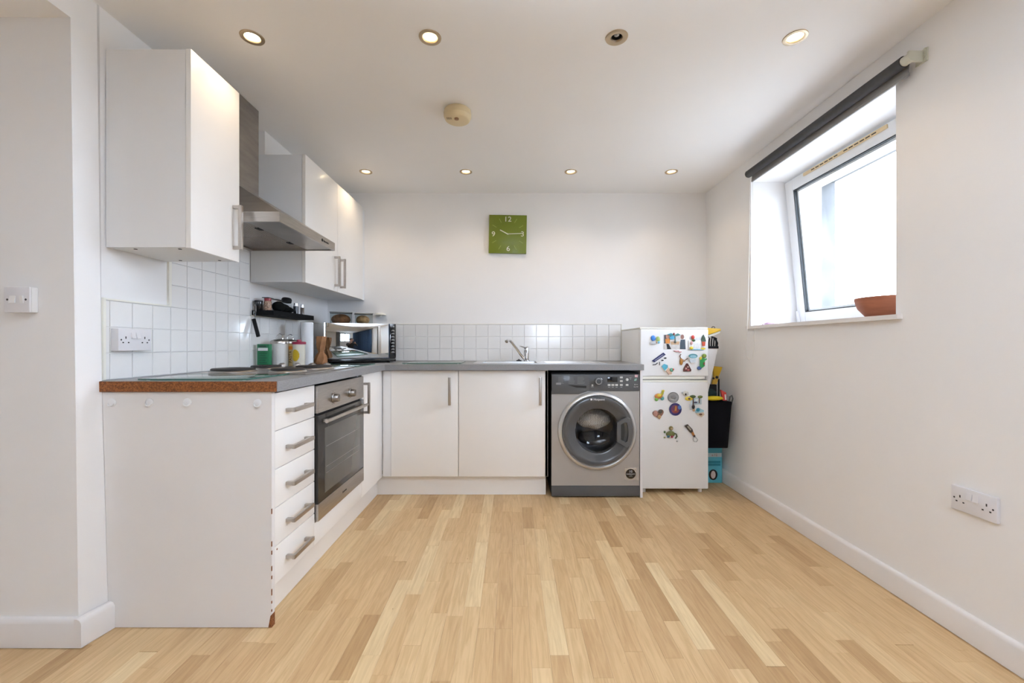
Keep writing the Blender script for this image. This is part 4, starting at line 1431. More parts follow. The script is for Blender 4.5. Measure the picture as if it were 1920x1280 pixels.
part('handle_recess', B().prism([(u, v) for u, v in inner], 'xz', WY - 0.030, WY - 0.0295), cm('recess_grey', (0.045, 0.05, 0.05), 0.25), wdoor)
b = B().lathe([(0.19, 0.02), (0.185, 0.06), (0.2, 0.07), (0.2, 0.36), (0.001, 0.365)], (DX, WY, DZ), 'Y', 40)
part('drum', b, cm('drum_steel', (0.24, 0.24, 0.25), 0.35, metal=0.7), wm)
st = part('sticker', B().box(0.769, 0.851, WY - 0.0008, WY, 0.122, 0.2045), M_RING, wm)
part('sticker_disc', B().cyl((0.810, WY - 0.0008, 0.163), (0.810, WY - 0.0014, 0.163), 0.034, n=36), M_BLKG, st)
lettering('sticker_print', '10', 0.024, (0.810, WY - 0.0018, 0.178), FACE_CAM, M_PRINT, st)
lettering('sticker_print', 'WARRANTY', 0.011, (0.810, WY - 0.0018, 0.161), FACE_CAM, M_WHITE, st)
lettering('sticker_print', 'years', 0.010, (0.810, WY - 0.0018, 0.149), FACE_CAM, M_PRINT, st)


def lump(cx, cy, cz, rx, ry, rz, seed, amp):
    b = B().ell((cx, cy, cz), rx, ry, rz, 36, 22)
    rnd = random.Random(seed)
    ph = [rnd.uniform(0, 6) for _ in range(6)]
    for v in b.bm.verts:
        u, w = (v.co.x - cx) / rx, (v.co.z - cz) / rz
        v.co.y += amp * (math.sin(6 * u + 5 * w + ph[0]) + 0.7 * math.sin(11 * w - 4 * u + ph[1]) + 0.5 * math.sin(17 * u + 8 * w + ph[2]))
        v.co.x += 0.4 * amp * math.sin(9 * w + ph[3])
        v.co.z += 0.4 * amp * math.sin(9 * u + ph[4])
    return b


def cloth_stripes():
    m = mat('grey_patterned_cloth', (0.45, 0.42, 0.38), 0.9, var=0.1, scale=20)
    nt = m.node_tree
    w = nt.nodes.new('ShaderNodeTexWave')
    w.inputs['Scale'].default_value = 34
    w.inputs['Distortion'].default_value = 9
    w.inputs['Detail'].default_value = 3
    tc = nt.nodes.new('ShaderNodeTexCoord')
    nt.links.new(tc.outputs['Object'], w.inputs['Vector'])
    r = nt.nodes.new('ShaderNodeValToRGB')
    r.color_ramp.elements[0].color = (0.34, 0.32, 0.28, 1)
    r.color_ramp.elements[1].color = (0.76, 0.73, 0.68, 1)
    nt.links.new(w.outputs['Color'], r.inputs['Fac'])
    nt.links.new(r.outputs['Color'], nt.nodes['Principled BSDF'].inputs['Base Color'])
    return m


single('laundry', lump(DX + 0.0, WY + 0.142, DZ + 0.054, 0.124, 0.066, 0.068, 3, 0.006), cloth_stripes(), 'grey patterned laundry pressed against the washing machine glass', 'laundry')
single('laundry', lump(DX + 0.01, WY + 0.150, DZ - 0.083, 0.115, 0.062, 0.052, 8, 0.004), cm('black_laundry', (0.012, 0.012, 0.014), 0.9), 'black laundry at the bottom of the washing machine drum', 'laundry')
single('laundry', lump(DX - 0.146, WY + 0.12, DZ + 0.015, 0.02, 0.03, 0.04, 5, 0.002), cm('white_laundry', (0.6, 0.6, 0.6), 0.9), 'white scrap of laundry at the left edge of the drum', 'laundry')

# ------------------------------------------------------------------ fridge freezer
FX0, FX1, FY = 0.8965, 1.376, 2.95
fr = thing('fridge_freezer', 'white two-door fridge freezer covered in magnets beside the washing machine', 'fridge', (1.136, 3.2, 0))
part('cabinet', B().box(FX0 + 0.002, FX1 - 0.002, FY + 0.045, 3.455, 0.032, 1.155, 0.004), M_FRIDGE, fr)
part('top_cap', B().box(FX0, FX1, FY + 0.008, 3.46, 1.1555, 1.166, 0.004), M_FRCREAM, fr)
fd = part('freezer_door', B().box(FX0, FX1, FY, FY + 0.042, 0.822, 1.154, 0.009, 3), M_FRIDGE, fr)
part('handle_strip', B().box(FX0 + 0.02, FX1 - 0.03, FY + 0.004, FY + 0.044, 0.802, 0.821, 0.003), M_FRCREAM, fd)
rd = part('fridge_door', B().box(FX0, FX1, FY, FY + 0.042, 0.034, 0.782, 0.009, 3), M_FRIDGE, fr)
part('handle_strip', B().box(FX0 + 0.012, FX1 - 0.006, FY + 0.001, FY + 0.043, 0.7825, 0.795, 0.002), M_FRCREAM, rd)
b = B()
rnd = random.Random(9)
xx = FX1 - 0.12
while xx < FX1 - 0.01:
    w = rnd.uniform(0.004, 0.012)
    b.box(xx, xx + w, FY + 0.012, FY + 0.03, 0.7955, 0.7985 + rnd.uniform(0, 0.002))
    xx += w + rnd.uniform(0.002, 0.007)
part('seal_grime', b, M_DARK, rd)
b = B().box(FX0 + 0.01, FX1 - 0.01, FY + 0.012, FY + 0.045, 0.7952, 0.8015)
part('door_gap', b, cm('seal_grey', (0.3, 0.3, 0.28)), fr)
b = B()
for xx in (FX0 + 0.03, FX1 - 0.05):
    for yy in (FY + 0.05, 3.42):
        part('foot', B().cyl((xx + 0.01, yy, 0), (xx + 0.01, yy, 0.034), 0.014, n=14), M_FRIDGE, fr)


# magnets: little relief plaques, each built of coloured raised pieces on the door face
def mp(px, py):
    return ((px - 960) * 0.003734, 1.044 - (py - 646) * 0.003734)


def magnet(name, label, cx, cz, pieces, cat='magnet'):
    """pieces: (part name, shape, data in mm about the centre, colour, depth range mm)"""
    t = thing(name, label, cat, (cx, FY, cz), 0, 'magnets on the fridge doors')
    for pn, sh, dat, colr, d0, d1 in pieces:
        b = B()
        y0, y1 = -d0 / 1000 - 0.0002, -d1 / 1000 - 0.0002
        if sh == 'p':
            b.prism([(u / 1000, v / 1000) for u, v in dat], 'xz', y1, y0, 0.0)
        elif sh == 'r':
            u, v, w, h = dat
            b.box((u - w / 2) / 1000, (u + w / 2) / 1000, y1, y0, (v - h / 2) / 1000, (v + h / 2) / 1000, 0.0012)
        elif sh == 'e':
            u, v, w, h = dat
            n = 20
            b.prism([(u / 1000 + w / 2000 * math.cos(2 * PI * i / n), v / 1000 + h / 2000 * math.sin(2 * PI * i / n)) for i in range(n)], 'xz', y1, y0)
        elif sh == 's':
            u, v, w, h = dat
            b.ell((u / 1000, (y0 + y1) / 2, v / 1000), w / 2000, abs(y1 - y0) / 2 + 0.0005, h / 2000, 14, 8)
        elif sh == 't':
            pts, r = dat
            b.tube([(u / 1000, (y0 + y1) / 2, v / 1000) for u, v in pts], r / 1000, 8)
        nm = 'mag_%02d%02d%02d' % tuple(int(99 * q) for q in colr)
        part(pn, b, cm(nm, colr, 0.35, var=0.12, scale=60), t, local=True)
    return t


BLU, SKYB, LIME, GRY = (0.05, 0.22, 0.62), (0.22, 0.52, 0.68), (0.35, 0.47, 0.14), (0.50, 0.51, 0.52)
RED, ORG, YEL, GRN = (0.55, 0.06, 0.04), (0.62, 0.24, 0.05), (0.72, 0.55, 0.05), (0.03, 0.30, 0.08)
NAV, BRN, TEA, WHT = (0.025, 0.03, 0.12), (0.17, 0.08, 0.045), (0.06, 0.25, 0.28), (0.74, 0.74, 0.73)
DGN, PNK, BLK, TAN = (0.06, 0.10, 0.03), (0.60, 0.32, 0.30), (0.015, 0.015, 0.017), (0.48, 0.32, 0.19)

x, z = mp(1227, 637)
magnet('island_magnet', 'blue and green relief magnet, top left of the freezer door', x, z, [
    ('base', 's', (-8, -22, 52, 26), GRY, 0, 8), ('sea', 's', (-10, 12, 34, 40), BLU, 0, 9),
    ('tree', 's', (24, 2, 30, 46), LIME, 0, 9), ('bay', 's', (28, -16, 22, 20), SKYB, 0, 11), ('rock', 's', (14, -16, 14, 16), TAN, 0, 10)])
x, z = mp(1265, 641)
magnet('photo_print', 'photo print of two people pinned to the freezer door', x, z, [
    ('print', 'r', (0, 0, 156, 102), (0.62, 0.60, 0.58), 0, 0.8), ('left_backdrop', 'p', [(-74, 50), (-50, 50), (-50, -10), (-74, -10)], (0.08, 0.08, 0.085), 0.8, 1.1),
    ('left_face', 'e', (-50, 38, 24, 30), (0.50, 0.27, 0.20), 1.1, 1.4), ('left_jumper', 'p', [(-66, 22), (-34, 24), (-34, -10), (-64, -10)], ORG, 1.1, 1.5),
    ('left_coat', 'p', [(-58, -12), (-42, -14), (-24, -50), (-52, -50)], BLK, 1.1, 1.4), ('right_face', 'e', (53, 36, 25, 34), (0.28, 0.15, 0.12), 1.1, 1.4),
    ('right_jacket', 'p', [(42, 16), (72, 18), (76, -50), (36, -50), (38, -8)], (0.06, 0.085, 0.11), 1.1, 1.5),
    ('table', 'p', [(-30, 4), (34, 4), (30, -18), (-26, -18)], TAN, 1.1, 1.3), ('centrepiece', 'e', (2, -2, 18, 16), (0.12, 0.10, 0.09), 1.3, 1.6)], 'photo')
x, z = mp(1264, 629)
magnet('palm_magnet', 'teal palm tree magnet holding the top edge of the photo', x, z, [
    ('left_frond', 'p', [(-50, 8), (-24, 18), (-2, 4), (-18, -4)], TEA, 2, 8), ('right_frond', 'p', [(44, 4), (24, 16), (2, 4), (14, -4)], (0.10, 0.26, 0.24), 2, 8),
    ('lagoon', 'e', (-16, -14, 36, 26), (0.08, 0.36, 0.55), 2, 7), ('trunk', 'p', [(2, 6), (8, 6), (12, -44), (6, -44)], (0.22, 0.32, 0.28), 2, 7), ('coconut', 's', (-4, 12, 13, 16), (0.25, 0.05, 0.04), 3, 12)])
x, z = mp(1270, 658.5)
magnet('ribbon_magnet', 'pink and white script magnet under the photo', x, z, [
    ('base', 'p', [(-32, 6), (20, -12), (30, -4), (-10, 12)], (0.72, 0.62, 0.60), 0, 5), ('script', 't', ([(-26, 4), (-8, -2), (4, 4), (14, -6), (26, -2)], 2.2), (0.55, 0.12, 0.14), 5, 7)])
x, z = mp(1306, 641)
magnet('frame_magnet', 'white photo frame magnet with red and yellow blobs, top right of the freezer door', x, z, [
    ('frame', 'r', (-2, -22, 108, 66), WHT, 0, 6), ('backing', 'r', (0, 18, 78, 46), (0.66, 0.67, 0.68), 0, 3), ('red_flower', 's', (-28, 34, 24, 28), RED, 3, 12), ('green_leaf', 's', (-24, 12, 26, 20), DGN, 3, 11),
    ('pot', 'p', [(34, 2), (58, 2), (54, -28), (38, -28)], (0.60, 0.10, 0.05), 6, 12), ('shrub', 'p', [(30, 4), (62, 4), (56, 30), (46, 52), (34, 28)], (0.05, 0.09, 0.06), 3, 10),
    ('yellow_blob', 's', (-40, -42, 28, 22), YEL, 6, 13), ('yellow_band', 'e', (42, -46, 34, 14), YEL, 6, 10), ('pink_blob', 's', (-38, -6, 18, 26), PNK, 6, 12), ('sky_strip', 'r', (2, -52, 90, 8), SKYB, 6, 8)])
x, z = mp(1236.5, 671)
magnet('name_magnet', 'navy slanted letter magnet with small black shapes below', x, z, [
    ('plaque', 'p', [(-54, -18), (-38, -30), (42, 24), (26, 38)], NAV, 0, 6), ('letters', 'p', [(-36, -16), (-33, -19), (26, 22), (23, 25)], (0.35, 0.36, 0.45), 6, 7),
    ('walking_line', 't', ([(-48, -48), (-28, -46), (-14, -34)], 3), BLK, 0, 4), ('post', 'r', (0, -38, 5, 24), BLK, 0, 4), ('dot_shape', 'e', (20, -16, 16, 10), BLK, 0, 4), ('bar_shape', 'e', (40, 0, 18, 8), BLK, 0, 4)])
x, z = mp(1253, 690)
magnet('shell_magnet', 'turquoise sea and sand shell magnet at the bottom of the freezer door', x, z, [
    ('sea', 'p', [(-48, 12), (-30, 30), (-8, 22), (-4, -4), (-24, -18)], (0.10, 0.42, 0.56), 0, 8), ('sand', 'p', [(-6, 8), (-20, -16), (2, -44), (22, -40), (20, -14)], (0.62, 0.42, 0.30), 0, 9),
    ('foam', 'p', [(-8, 22), (0, 8), (-22, -20), (-28, -18), (-6, 4)], WHT, 0, 10), ('leaf', 's', (20, -12, 30, 28), (0.13, 0.33, 0.22), 2, 12), ('coral', 's', (32, -8, 12, 14), RED, 2, 13)])
x, z = mp(1279, 673)
magnet('deer_magnet', 'small amber figure magnet with dark antlers, middle of the freezer door', x, z, [
    ('body', 's', (-8, -18, 24, 50), (0.42, 0.19, 0.03), 0, 11), ('left_antler', 't', ([(-12, 6), (-18, 22), (-10, 34)], 3), BRN, 2, 7), ('right_antler', 't', ([(-4, -2), (18, -8), (38, 6)], 3), BRN, 2, 7), ('snout', 's', (10, -10, 22, 14), TAN, 2, 11)])
x, z = mp(1298, 672)
magnet('cup_magnet', 'pale blue cup shaped magnet right of the amber figure', x, z, [
    ('cup', 'p', [(-28, 14), (28, 14), (18, -28), (-16, -28)], (0.62, 0.68, 0.72), 0, 10), ('rim', 'e', (2, 18, 60, 30), TEA, 2, 12), ('water', 'e', (2, 16, 46, 20), (0.28, 0.50, 0.58), 11, 13)])
x, z = mp(1288, 689)
magnet('triangle_magnet', 'brown triangular magnet with pink spots at the lower freezer door', x, z, [
    ('slab', 'p', [(-26, -26), (26, -26), (28, -14), (4, 30), (-6, 30), (-28, -14)], (0.12, 0.035, 0.03), 0, 7), ('pink_spot', 's', (-10, -6, 14, 14), PNK, 6, 9), ('red_spot', 's', (6, -16, 18, 12), (0.45, 0.12, 0.11), 6, 9), ('pale_spot', 's', (4, 6, 10, 12), (0.55, 0.42, 0.38), 6, 9)])
x, z = mp(1316, 678)
magnet('bottle_green_magnet', 'tall green figure magnet with blue foot at the right of the freezer door', x, z, [
    ('body', 'p', [(-14, 20), (-2, 30), (18, 22), (16, -30), (-4, -44), (-16, -34)], GRN, 0, 9), ('head', 's', (14, 42, 32, 30), (0.20, 0.28, 0.04), 0, 12), ('shoulder', 's', (-10, 24, 20, 26), YEL, 1, 10),
    ('arm', 't', ([(12, 18), (24, 14), (30, 22)], 5), GRN, 2, 9), ('foot', 's', (-20, -44, 34, 26), (0.06, 0.12, 0.30), 0, 9), ('red_patch', 's', (12, -12, 12, 22), (0.28, 0.05, 0.03), 5, 11)])

# lower door
x, z = mp(1236, 741.5)
magnet('llama_magnet', 'orange and green animal magnet, top left of the fridge door', x, z, [
    ('body', 's', (-6, -2, 58, 36), ORG, 0, 11), ('back', 's', (-4, 2, 30, 26), YEL, 3, 13), ('neck', 't', ([(14, 4), (22, 18), (24, 36)], 8), (0.45, 0.42, 0.04), 1, 9), ('head', 's', (26, 34, 20, 16), YEL, 1, 11),
    ('near_leg', 's', (-20, -26, 26, 24), (0.18, 0.42, 0.08), 0, 9), ('fore_leg', 's', (20, -18, 26, 30), (0.09, 0.35, 0.33), 0, 9)])
x, z = mp(1262, 744.5)
magnet('coin_magnet', 'round pewter coin magnet, top middle of the fridge door', x, z, [
    ('disc', 'e', (0, 0, 78, 74), (0.20, 0.20, 0.20), 0, 5), ('rim', 'e', (0, 0, 68, 64), (0.30, 0.30, 0.30), 5, 6.5), ('relief', 's', (2, 2, 40, 30), (0.22, 0.22, 0.22), 5, 9), ('relief', 's', (-8, -18, 24, 12), (0.36, 0.36, 0.36), 5, 9)])
x, z = mp(1266, 767)
magnet('plate_magnet', 'round violet magnet with an orange boat, just below the pewter coin', x, z, [
    ('disc', 'e', (0, 0, 86, 88), (0.035, 0.03, 0.14), 0, 6), ('sunset', 'e', (-2, 0, 58, 60), (0.16, 0.045, 0.10), 6, 7), ('sail', 'p', [(-4, 26), (8, 22), (6, -12), (-8, -12)], (0.48, 0.20, 0.05), 7, 9),
    ('hull', 'p', [(-24, -10), (22, -10), (12, -22), (-14, -22)], (0.30, 0.06, 0.04), 7, 9), ('moon', 'e', (28, 14, 24, 30), (0.08, 0.18, 0.45), 7, 8)])
x, z = mp(1289, 742)
magnet('cow_magnet', 'white and yellow flower magnet, top right of the fridge door', x, z, [
    ('white_flower', 's', (-14, 18, 42, 38), (0.62, 0.60, 0.55), 0, 10), ('dark_eye', 's', (-16, 12, 12, 16), BLK, 7, 12), ('yellow_flower', 's', (8, -18, 56, 30), YEL, 0, 11), ('dark_heart', 's', (8, -18, 18, 16), BRN, 8, 13), ('ear', 's', (-36, 22, 14, 16), GRY, 0, 7)])
x, z = mp(1303, 750)
magnet('palm_beach_magnet', 'pale blue beach magnet with two palm trees, right of the flowers', x, z, [
    ('sky', 'r', (8, -6, 74, 46), (0.50, 0.62, 0.68), 0, 4), ('lower_panel', 'r', (-20, -48, 34, 40), (0.50, 0.52, 0.56), 0, 4), ('left_crown', 's', (-18, 26, 44, 22), DGN, 3, 11), ('right_crown', 's', (34, 24, 36, 20), (0.14, 0.18, 0.05), 3, 10),
    ('left_trunk', 't', ([(-16, 18), (-14, -10), (-16, -40)], 4), (0.10, 0.05, 0.04), 4, 9), ('right_trunk', 't', ([(30, 18), (28, 0), (28, -20)], 3), BRN, 4, 8), ('dark_figure', 's', (-14, -46, 22, 30), BLK, 4, 10), ('sail', 'p', [(0, 8), (20, 8), (16, -8), (4, -8)], WHT, 4, 7), ('boat', 'r', (2, -14, 22, 8), NAV, 4, 9), ('sandy_foot', 's', (-10, -68, 20, 20), TAN, 2, 9)])
x, z = mp(1311.5, 772)
magnet('lagoon_magnet', 'turquoise and sand magnet below the palm beach magnet', x, z, [
    ('sand', 'p', [(-30, -6), (24, 4), (32, -18), (12, -36), (-14, -24)], (0.62, 0.50, 0.36), 0, 6), ('water', 'p', [(-32, 6), (-8, 30), (28, 12), (26, 0), (-26, -8)], (0.30, 0.52, 0.60), 0, 8), ('fish', 's', (-14, 16, 26, 26), (0.03, 0.28, 0.44), 4, 12), ('shell', 's', (6, -16, 24, 14), BRN, 4, 9)])
hx, hz = mp(1234, 775.5)
heart = []
for i in range(28):
    a = 2 * PI * i / 28
    heart.append((2.55 * 16 * math.sin(a) ** 3, 2.35 * (13 * math.cos(a) - 5 * math.cos(2 * a) - 2 * math.cos(3 * a) - math.cos(4 * a))))
heart = [(u * 0.97 * math.cos(0.22) + v * math.sin(0.22) * -1, u * math.sin(0.22) + v * math.cos(0.22)) for u, v in heart]
magnet('heart_magnet', 'brown heart shaped magnet on the left of the fridge door', hx, hz, [
    ('heart', 'p', heart, (0.22, 0.11, 0.075), 0, 7), ('left_scene', 's', (-20, 2, 30, 40), (0.48, 0.25, 0.20), 4, 10), ('dark_window', 's', (14, 16, 26, 28), (0.10, 0.09, 0.07), 4, 10), ('pale_foot', 's', (6, -20, 26, 26), (0.46, 0.30, 0.15), 4, 10)])
x, z = mp(1256, 811)
magnet('frog_magnet', 'green frog-like magnet with curled tail, lower left of the fridge door', x, z, [
    ('body', 's', (2, -8, 64, 44), (0.14, 0.15, 0.04), 0, 12), ('head', 's', (6, 32, 30, 32), (0.20, 0.17, 0.06), 0, 12), ('face', 's', (8, 30, 14, 14), TAN, 8, 14), ('tail', 't', ([(24, -2), (42, -8), (48, -24), (36, -40)], 4.5), (0.05, 0.09, 0.03), 1, 9),
    ('belly', 's', (-6, -28, 40, 20), (0.70, 0.68, 0.62), 4, 13), ('blue_patch', 's', (-14, -24, 22, 18), (0.03, 0.14, 0.24), 8, 15), ('red_patch', 's', (10, -26, 20, 18), (0.28, 0.02, 0.05), 8, 15), ('hand', 's', (-38, 6, 14, 18), DGN, 0, 8), ('foot', 's', (-38, -32, 14, 12), (0.22, 0.20, 0.06), 0, 8), ('tail_tip', 's', (50, -58, 14, 12), GRY, 0, 7)])
x, z = mp(1295, 807)
b0 = magnet('bottle_opener', 'brown bottle shaped opener magnet, lower right of the fridge door', x, z, [
    ('bottle', 'p', [(-44, 34), (-24, 46), (10, 10), (14, -6), (0, -16), (-12, -6)], (0.045, 0.035, 0.03), 0, 9), ('bottle_neck', 'p', [(0, -12), (14, -4), (26, -30), (14, -38)], (0.42, 0.16, 0.03), 0, 9),
    ('collar', 'p', [(14, -34), (26, -28), (30, -38), (18, -44)], BLK, 0, 10), ('ring', 't', ([(24, -40), (16, -58), (22, -76), (38, -78), (48, -64), (38, -50), (28, -42)], 3.2), GRY, 2, 6), ('label', 'p', [(-30, 30), (-20, 36), (2, 8), (-6, 2)], (0.34, 0.32, 0.27), 9, 9.6)])

# ------------------------------------------------------------------ the corner behind the fridge
t = thing('blue_box', 'light blue printed cardboard box on the floor behind the fridge', 'box', (1.49, 3.3, 0.0))
part('carton', B().box(1.392, 1.588, 3.184, 3.46, 0.0005, 0.300, 0.002), cm('box_blue', (0.10, 0.42, 0.50), 0.5, var=0.08), t)
part('pale_band', B().box(1.395, 1.584, 3.1832, 3.184, 0.196, 0.226), cm('box_pale', (0.56, 0.66, 0.66)), t, label='pale printed band')
lettering('print', 'n 12', 0.024, (1.53, 3.183, 0.210), FACE_CAM, cm('print_red', (0.42, 0.06, 0.05)), t)
b = B()
for i in range(2):
    b.box(1.45, 1.575, 3.1833, 3.184, 0.150 - i * 0.02, 0.166 - i * 0.02)
part('dark_print', b, cm('box_teal', (0.02, 0.20, 0.25)), t)
b = B()
b.prism([(1.52 + 0.033 * math.cos(2 * PI * i / 20), 0.062 + 0.04 * math.sin(2 * PI * i / 20)) for i in range(20)], 'xz', 3.1834, 3.184)
part('dark_disc_print', b, M_BLKG, t)
part('pale_disc_print', B().prism([(1.52 + 0.018 * math.cos(2 * PI * i / 16), 0.062 + 0.030 * math.sin(2 * PI * i / 16)) for i in range(16)], 'xz', 3.183, 3.1834), cm('print_pale_peach', (0.60, 0.50, 0.44)), t)

YF0 = 3.0
t = thing('black_tote', 'black fabric shopping bag stuffed full, on the blue box behind the fridge', 'bag', (1.48, 3.17, 0.301))
b = B().hexa([(1.386, 3.02, 0.301), (1.550, 3.02, 0.301), (1.552, 3.34, 0.301), (1.386, 3.34, 0.301),
              (1.386, YF0, 0.634), (1.569, YF0, 0.640), (1.569, 3.36, 0.640), (1.386, 3.36, 0.634)], 0.010)
part('bag', b, cm('black_canvas', (0.006, 0.006, 0.008), 0.9, spec=0.1), t)
pts = [(1.570, 3.02, 0.61), (1.572, 3.0, 0.66), (1.562, 2.995, 0.684), (1.55, 2.996, 0.675), (1.545, 3.0, 0.643)]
part('strap', B().tube(pts, 0.005, 8), cm('grey_strap', (0.10, 0.11, 0.11), 0.8), t)
YB = 0.642
b = B().ell((1.452, 3.03, YB + 0.017), 0.066, 0.026, 0.017, 20, 10, 0.05, 3)
single('yellow_cloth', b, cm('cloth_yellow', (0.72, 0.55, 0.01), 0.6), 'bright yellow duster bulging from the top of the black bag', 'cloth')
b = B().hexa([(1.519, 3.03, YB), (1.546, 3.03, YB), (1.546, 3.05, YB), (1.519, 3.05, YB),
              (1.503, 3.03, YB + 0.078), (1.541, 3.03, YB + 0.058), (1.541, 3.05, YB + 0.058), (1.503, 3.05, YB + 0.078)], 0.002)
t = single('red_packet', b, cm('packet_red', (0.55, 0.05, 0.04), 0.4), 'red and white packet poking out of the black bag', 'packet')
part('white_print', B().hexa([(1.532, 3.0292, YB + 0.006), (1.542, 3.0292, YB + 0.006), (1.542, 3.03, YB + 0.006), (1.532, 3.03, YB + 0.006),
                              (1.528, 3.0292, YB + 0.045), (1.538, 3.0292, YB + 0.045), (1.538, 3.03, YB + 0.045), (1.528, 3.03, YB + 0.045)]), M_WHITE, t)
b = B().lathe([(0.013, 0.0), (0.013, 0.022), (0.008, 0.032), (0.001, 0.033)], (1.559, 3.045, YB), 'Z', 18, cap0=True)
single('grey_bottle_cap', b, cm('cap_grey', (0.35, 0.36, 0.36)), 'grey bottle top at the wall side of the black bag', 'bottle')
b = B().ell((1.447, 3.092, YB + 0.04), 0.056, 0.030, 0.040, 20, 12, 0.05, 7)
single('green_cloth', b, cm('dark_green_cloth', (0.008, 0.03, 0.03), 0.8), 'dark green folded cloth on top of the black bag', 'cloth')
t = thing('hand_broom', 'yellow hand broom with black bristles standing in the black bag', 'broom', (1.46, 3.15, YB))
K = 3.14 / 3.0
def bp(u, v):
    return (u * K, 1.044 - (1.044 - v) * K)
def slab4(a, c, d, e, y0, y1, bev=0.002):
    q = [bp(*p) for p in (a, c, d, e)]
    return B().prism(q, 'xz', y0, y1, bev)
part('broom_head', slab4((1.437, 0.824), (1.474, 0.824), (1.497, 0.885), (1.432, 0.892), 3.135, 3.160), cm('broom_yellow', (0.60, 0.36, 0.012), 0.4), t)
part('handle', slab4((1.425, 0.763), (1.458, 0.763), (1.474, 0.8235), (1.437, 0.8235), 3.137, 3.158), cm('broom_ochre', (0.50, 0.30, 0.03), 0.5), t)
u, v = bp(1.456, 0.812)
b = B().cyl((u, 3.133, v), (u, 3.137, v), 0.010, n=14)
u, v = bp(1.432, 0.805)
b.cyl((u, 3.133, v), (u, 3.137, v), 0.008, n=14)
u0, v0 = bp(1.425, 0.762)
b.box(u0 - 0.03, u0 + 0.034, 3.135, 3.16, YB, v0, 0.008)
part('bristles', b, M_BLACK, t)
u, v = bp(1.471, 0.80)
single('black_stick', B().cyl((u + 0.004, 3.147, YB), (u + 0.004, 3.147, v), 0.006, n=10), M_BLACK, 'thin black stick upright in the black bag beside the broom', 'stick')
# white folded board wedged beside the fridge
b = B().prism([(1.382, 0.70), (1.396, 0.70), (1.464, 1.008), (1.464, 1.012), (1.382, 1.016)], 'xz', 3.0, 3.02, 0.002)
single('white_board', b, cm('board_white', (0.70, 0.69, 0.68), 0.5), 'tapered white board wedged upright beside the fridge', 'board')
b = B()
for i in range(5):
    b.tube([(1.392 + 0.016 * i, 3.01, 1.03), (1.388 + 0.017 * i, 3.005, 1.062), (1.396 + 0.016 * i, 3.01, 1.092)], 0.005, 8)
b.tube([(1.383, 3.018, 1.094), (1.42, 3.018, 1.106), (1.455, 3.018, 1.09), (1.470, 3.018, 1.055), (1.466, 3.018, 1.026)], 0.007, 10)
b.box(1.383, 1.472, 3.0, 3.03, 1.0165, 1.034, 0.003)
single('black_rack', b, M_BLACK, 'black wire rack of curved bars above the white board', 'rack')
t = thing('yellow_bag', 'yellow bag with a black hanging loop, highest item beside the fridge', 'bag', (1.43, 3.03, 1.118))
part('bag', B().prism([(1.383, 1.118), (1.403, 1.115), (1.487, 1.143), (1.487, 1.159), (1.383, 1.164)], 'xz', 3.0, 3.07, 0.003), cm('bag_yellow', (0.68, 0.40, 0.008), 0.45, var=0.15), t)
part('trim_strip', B().prism([(1.400, 1.104), (1.410, 1.098), (1.484, 1.128), (1.484, 1.1405), (1.404, 1.113)], 'xz', 3.004, 3.06), cm('strip_cream', (0.62, 0.60, 0.50)), t)
part('loop', B().tube([(1.443 + 0.012 * math.cos(a), 3.02, 1.160 + 0.014 * math.sin(a)) for a in [PI * q / 8 for q in range(9)]], 0.0028, 8), M_BLACK, t)

# ------------------------------------------------------------------ clock
ck = thing('wall_clock', 'square lime green wall clock above the sink', 'clock', (-0.035, WB, 1.954))
ck.rotation_euler = (0, math.radians(1.0), 0)
part('face', B().box(-0.155, 0.155, -0.028, -0.004, -0.157, 0.157, 0.002), M_GREEN, ck, local=True)
part('case', B().box(-0.10, 0.10, -0.004, -0.0005, -0.10, 0.10), M_BLACK, ck, local=True)
for s, u, v in (('12', -0.002, 0.121), ('3', 0.121, 0.001), ('6', 0.006, -0.121), ('9', -0.118, -0.003)):
    lettering('numeral', s, 0.058, (u, -0.0284, v), FACE_CAM, M_IVORY, ck, 0.0005, local=True, sx=1.1)
for hr in range(12):
    if hr % 3:
        a = hr * PI / 6
        b = B().box(-0.002, 0.002, -0.0286, -0.028, 0.108, 0.146)
        b.xf(Matrix.Rotation(a, 4, 'Y'))
        part('tick', b, M_OLIVE, ck, local=True)
b = B().box(-0.0035, 0.0035, -0.032, -0.030, -0.006, 0.072).xf(Matrix.Rotation(math.radians(-63), 4, 'Y'))
part('hour_hand', b, M_IVORY, ck, local=True)
b = B().box(-0.0025, 0.0025, -0.034, -0.0325, -0.008, 0.118).xf(Matrix.Rotation(math.radians(87), 4, 'Y'))
part('minute_hand', b, M_IVORY, ck, local=True)
part('hub', B().cyl((0, -0.0345, 0), (0, -0.028, 0), 0.004, n=14), M_IVORY, ck, local=True)

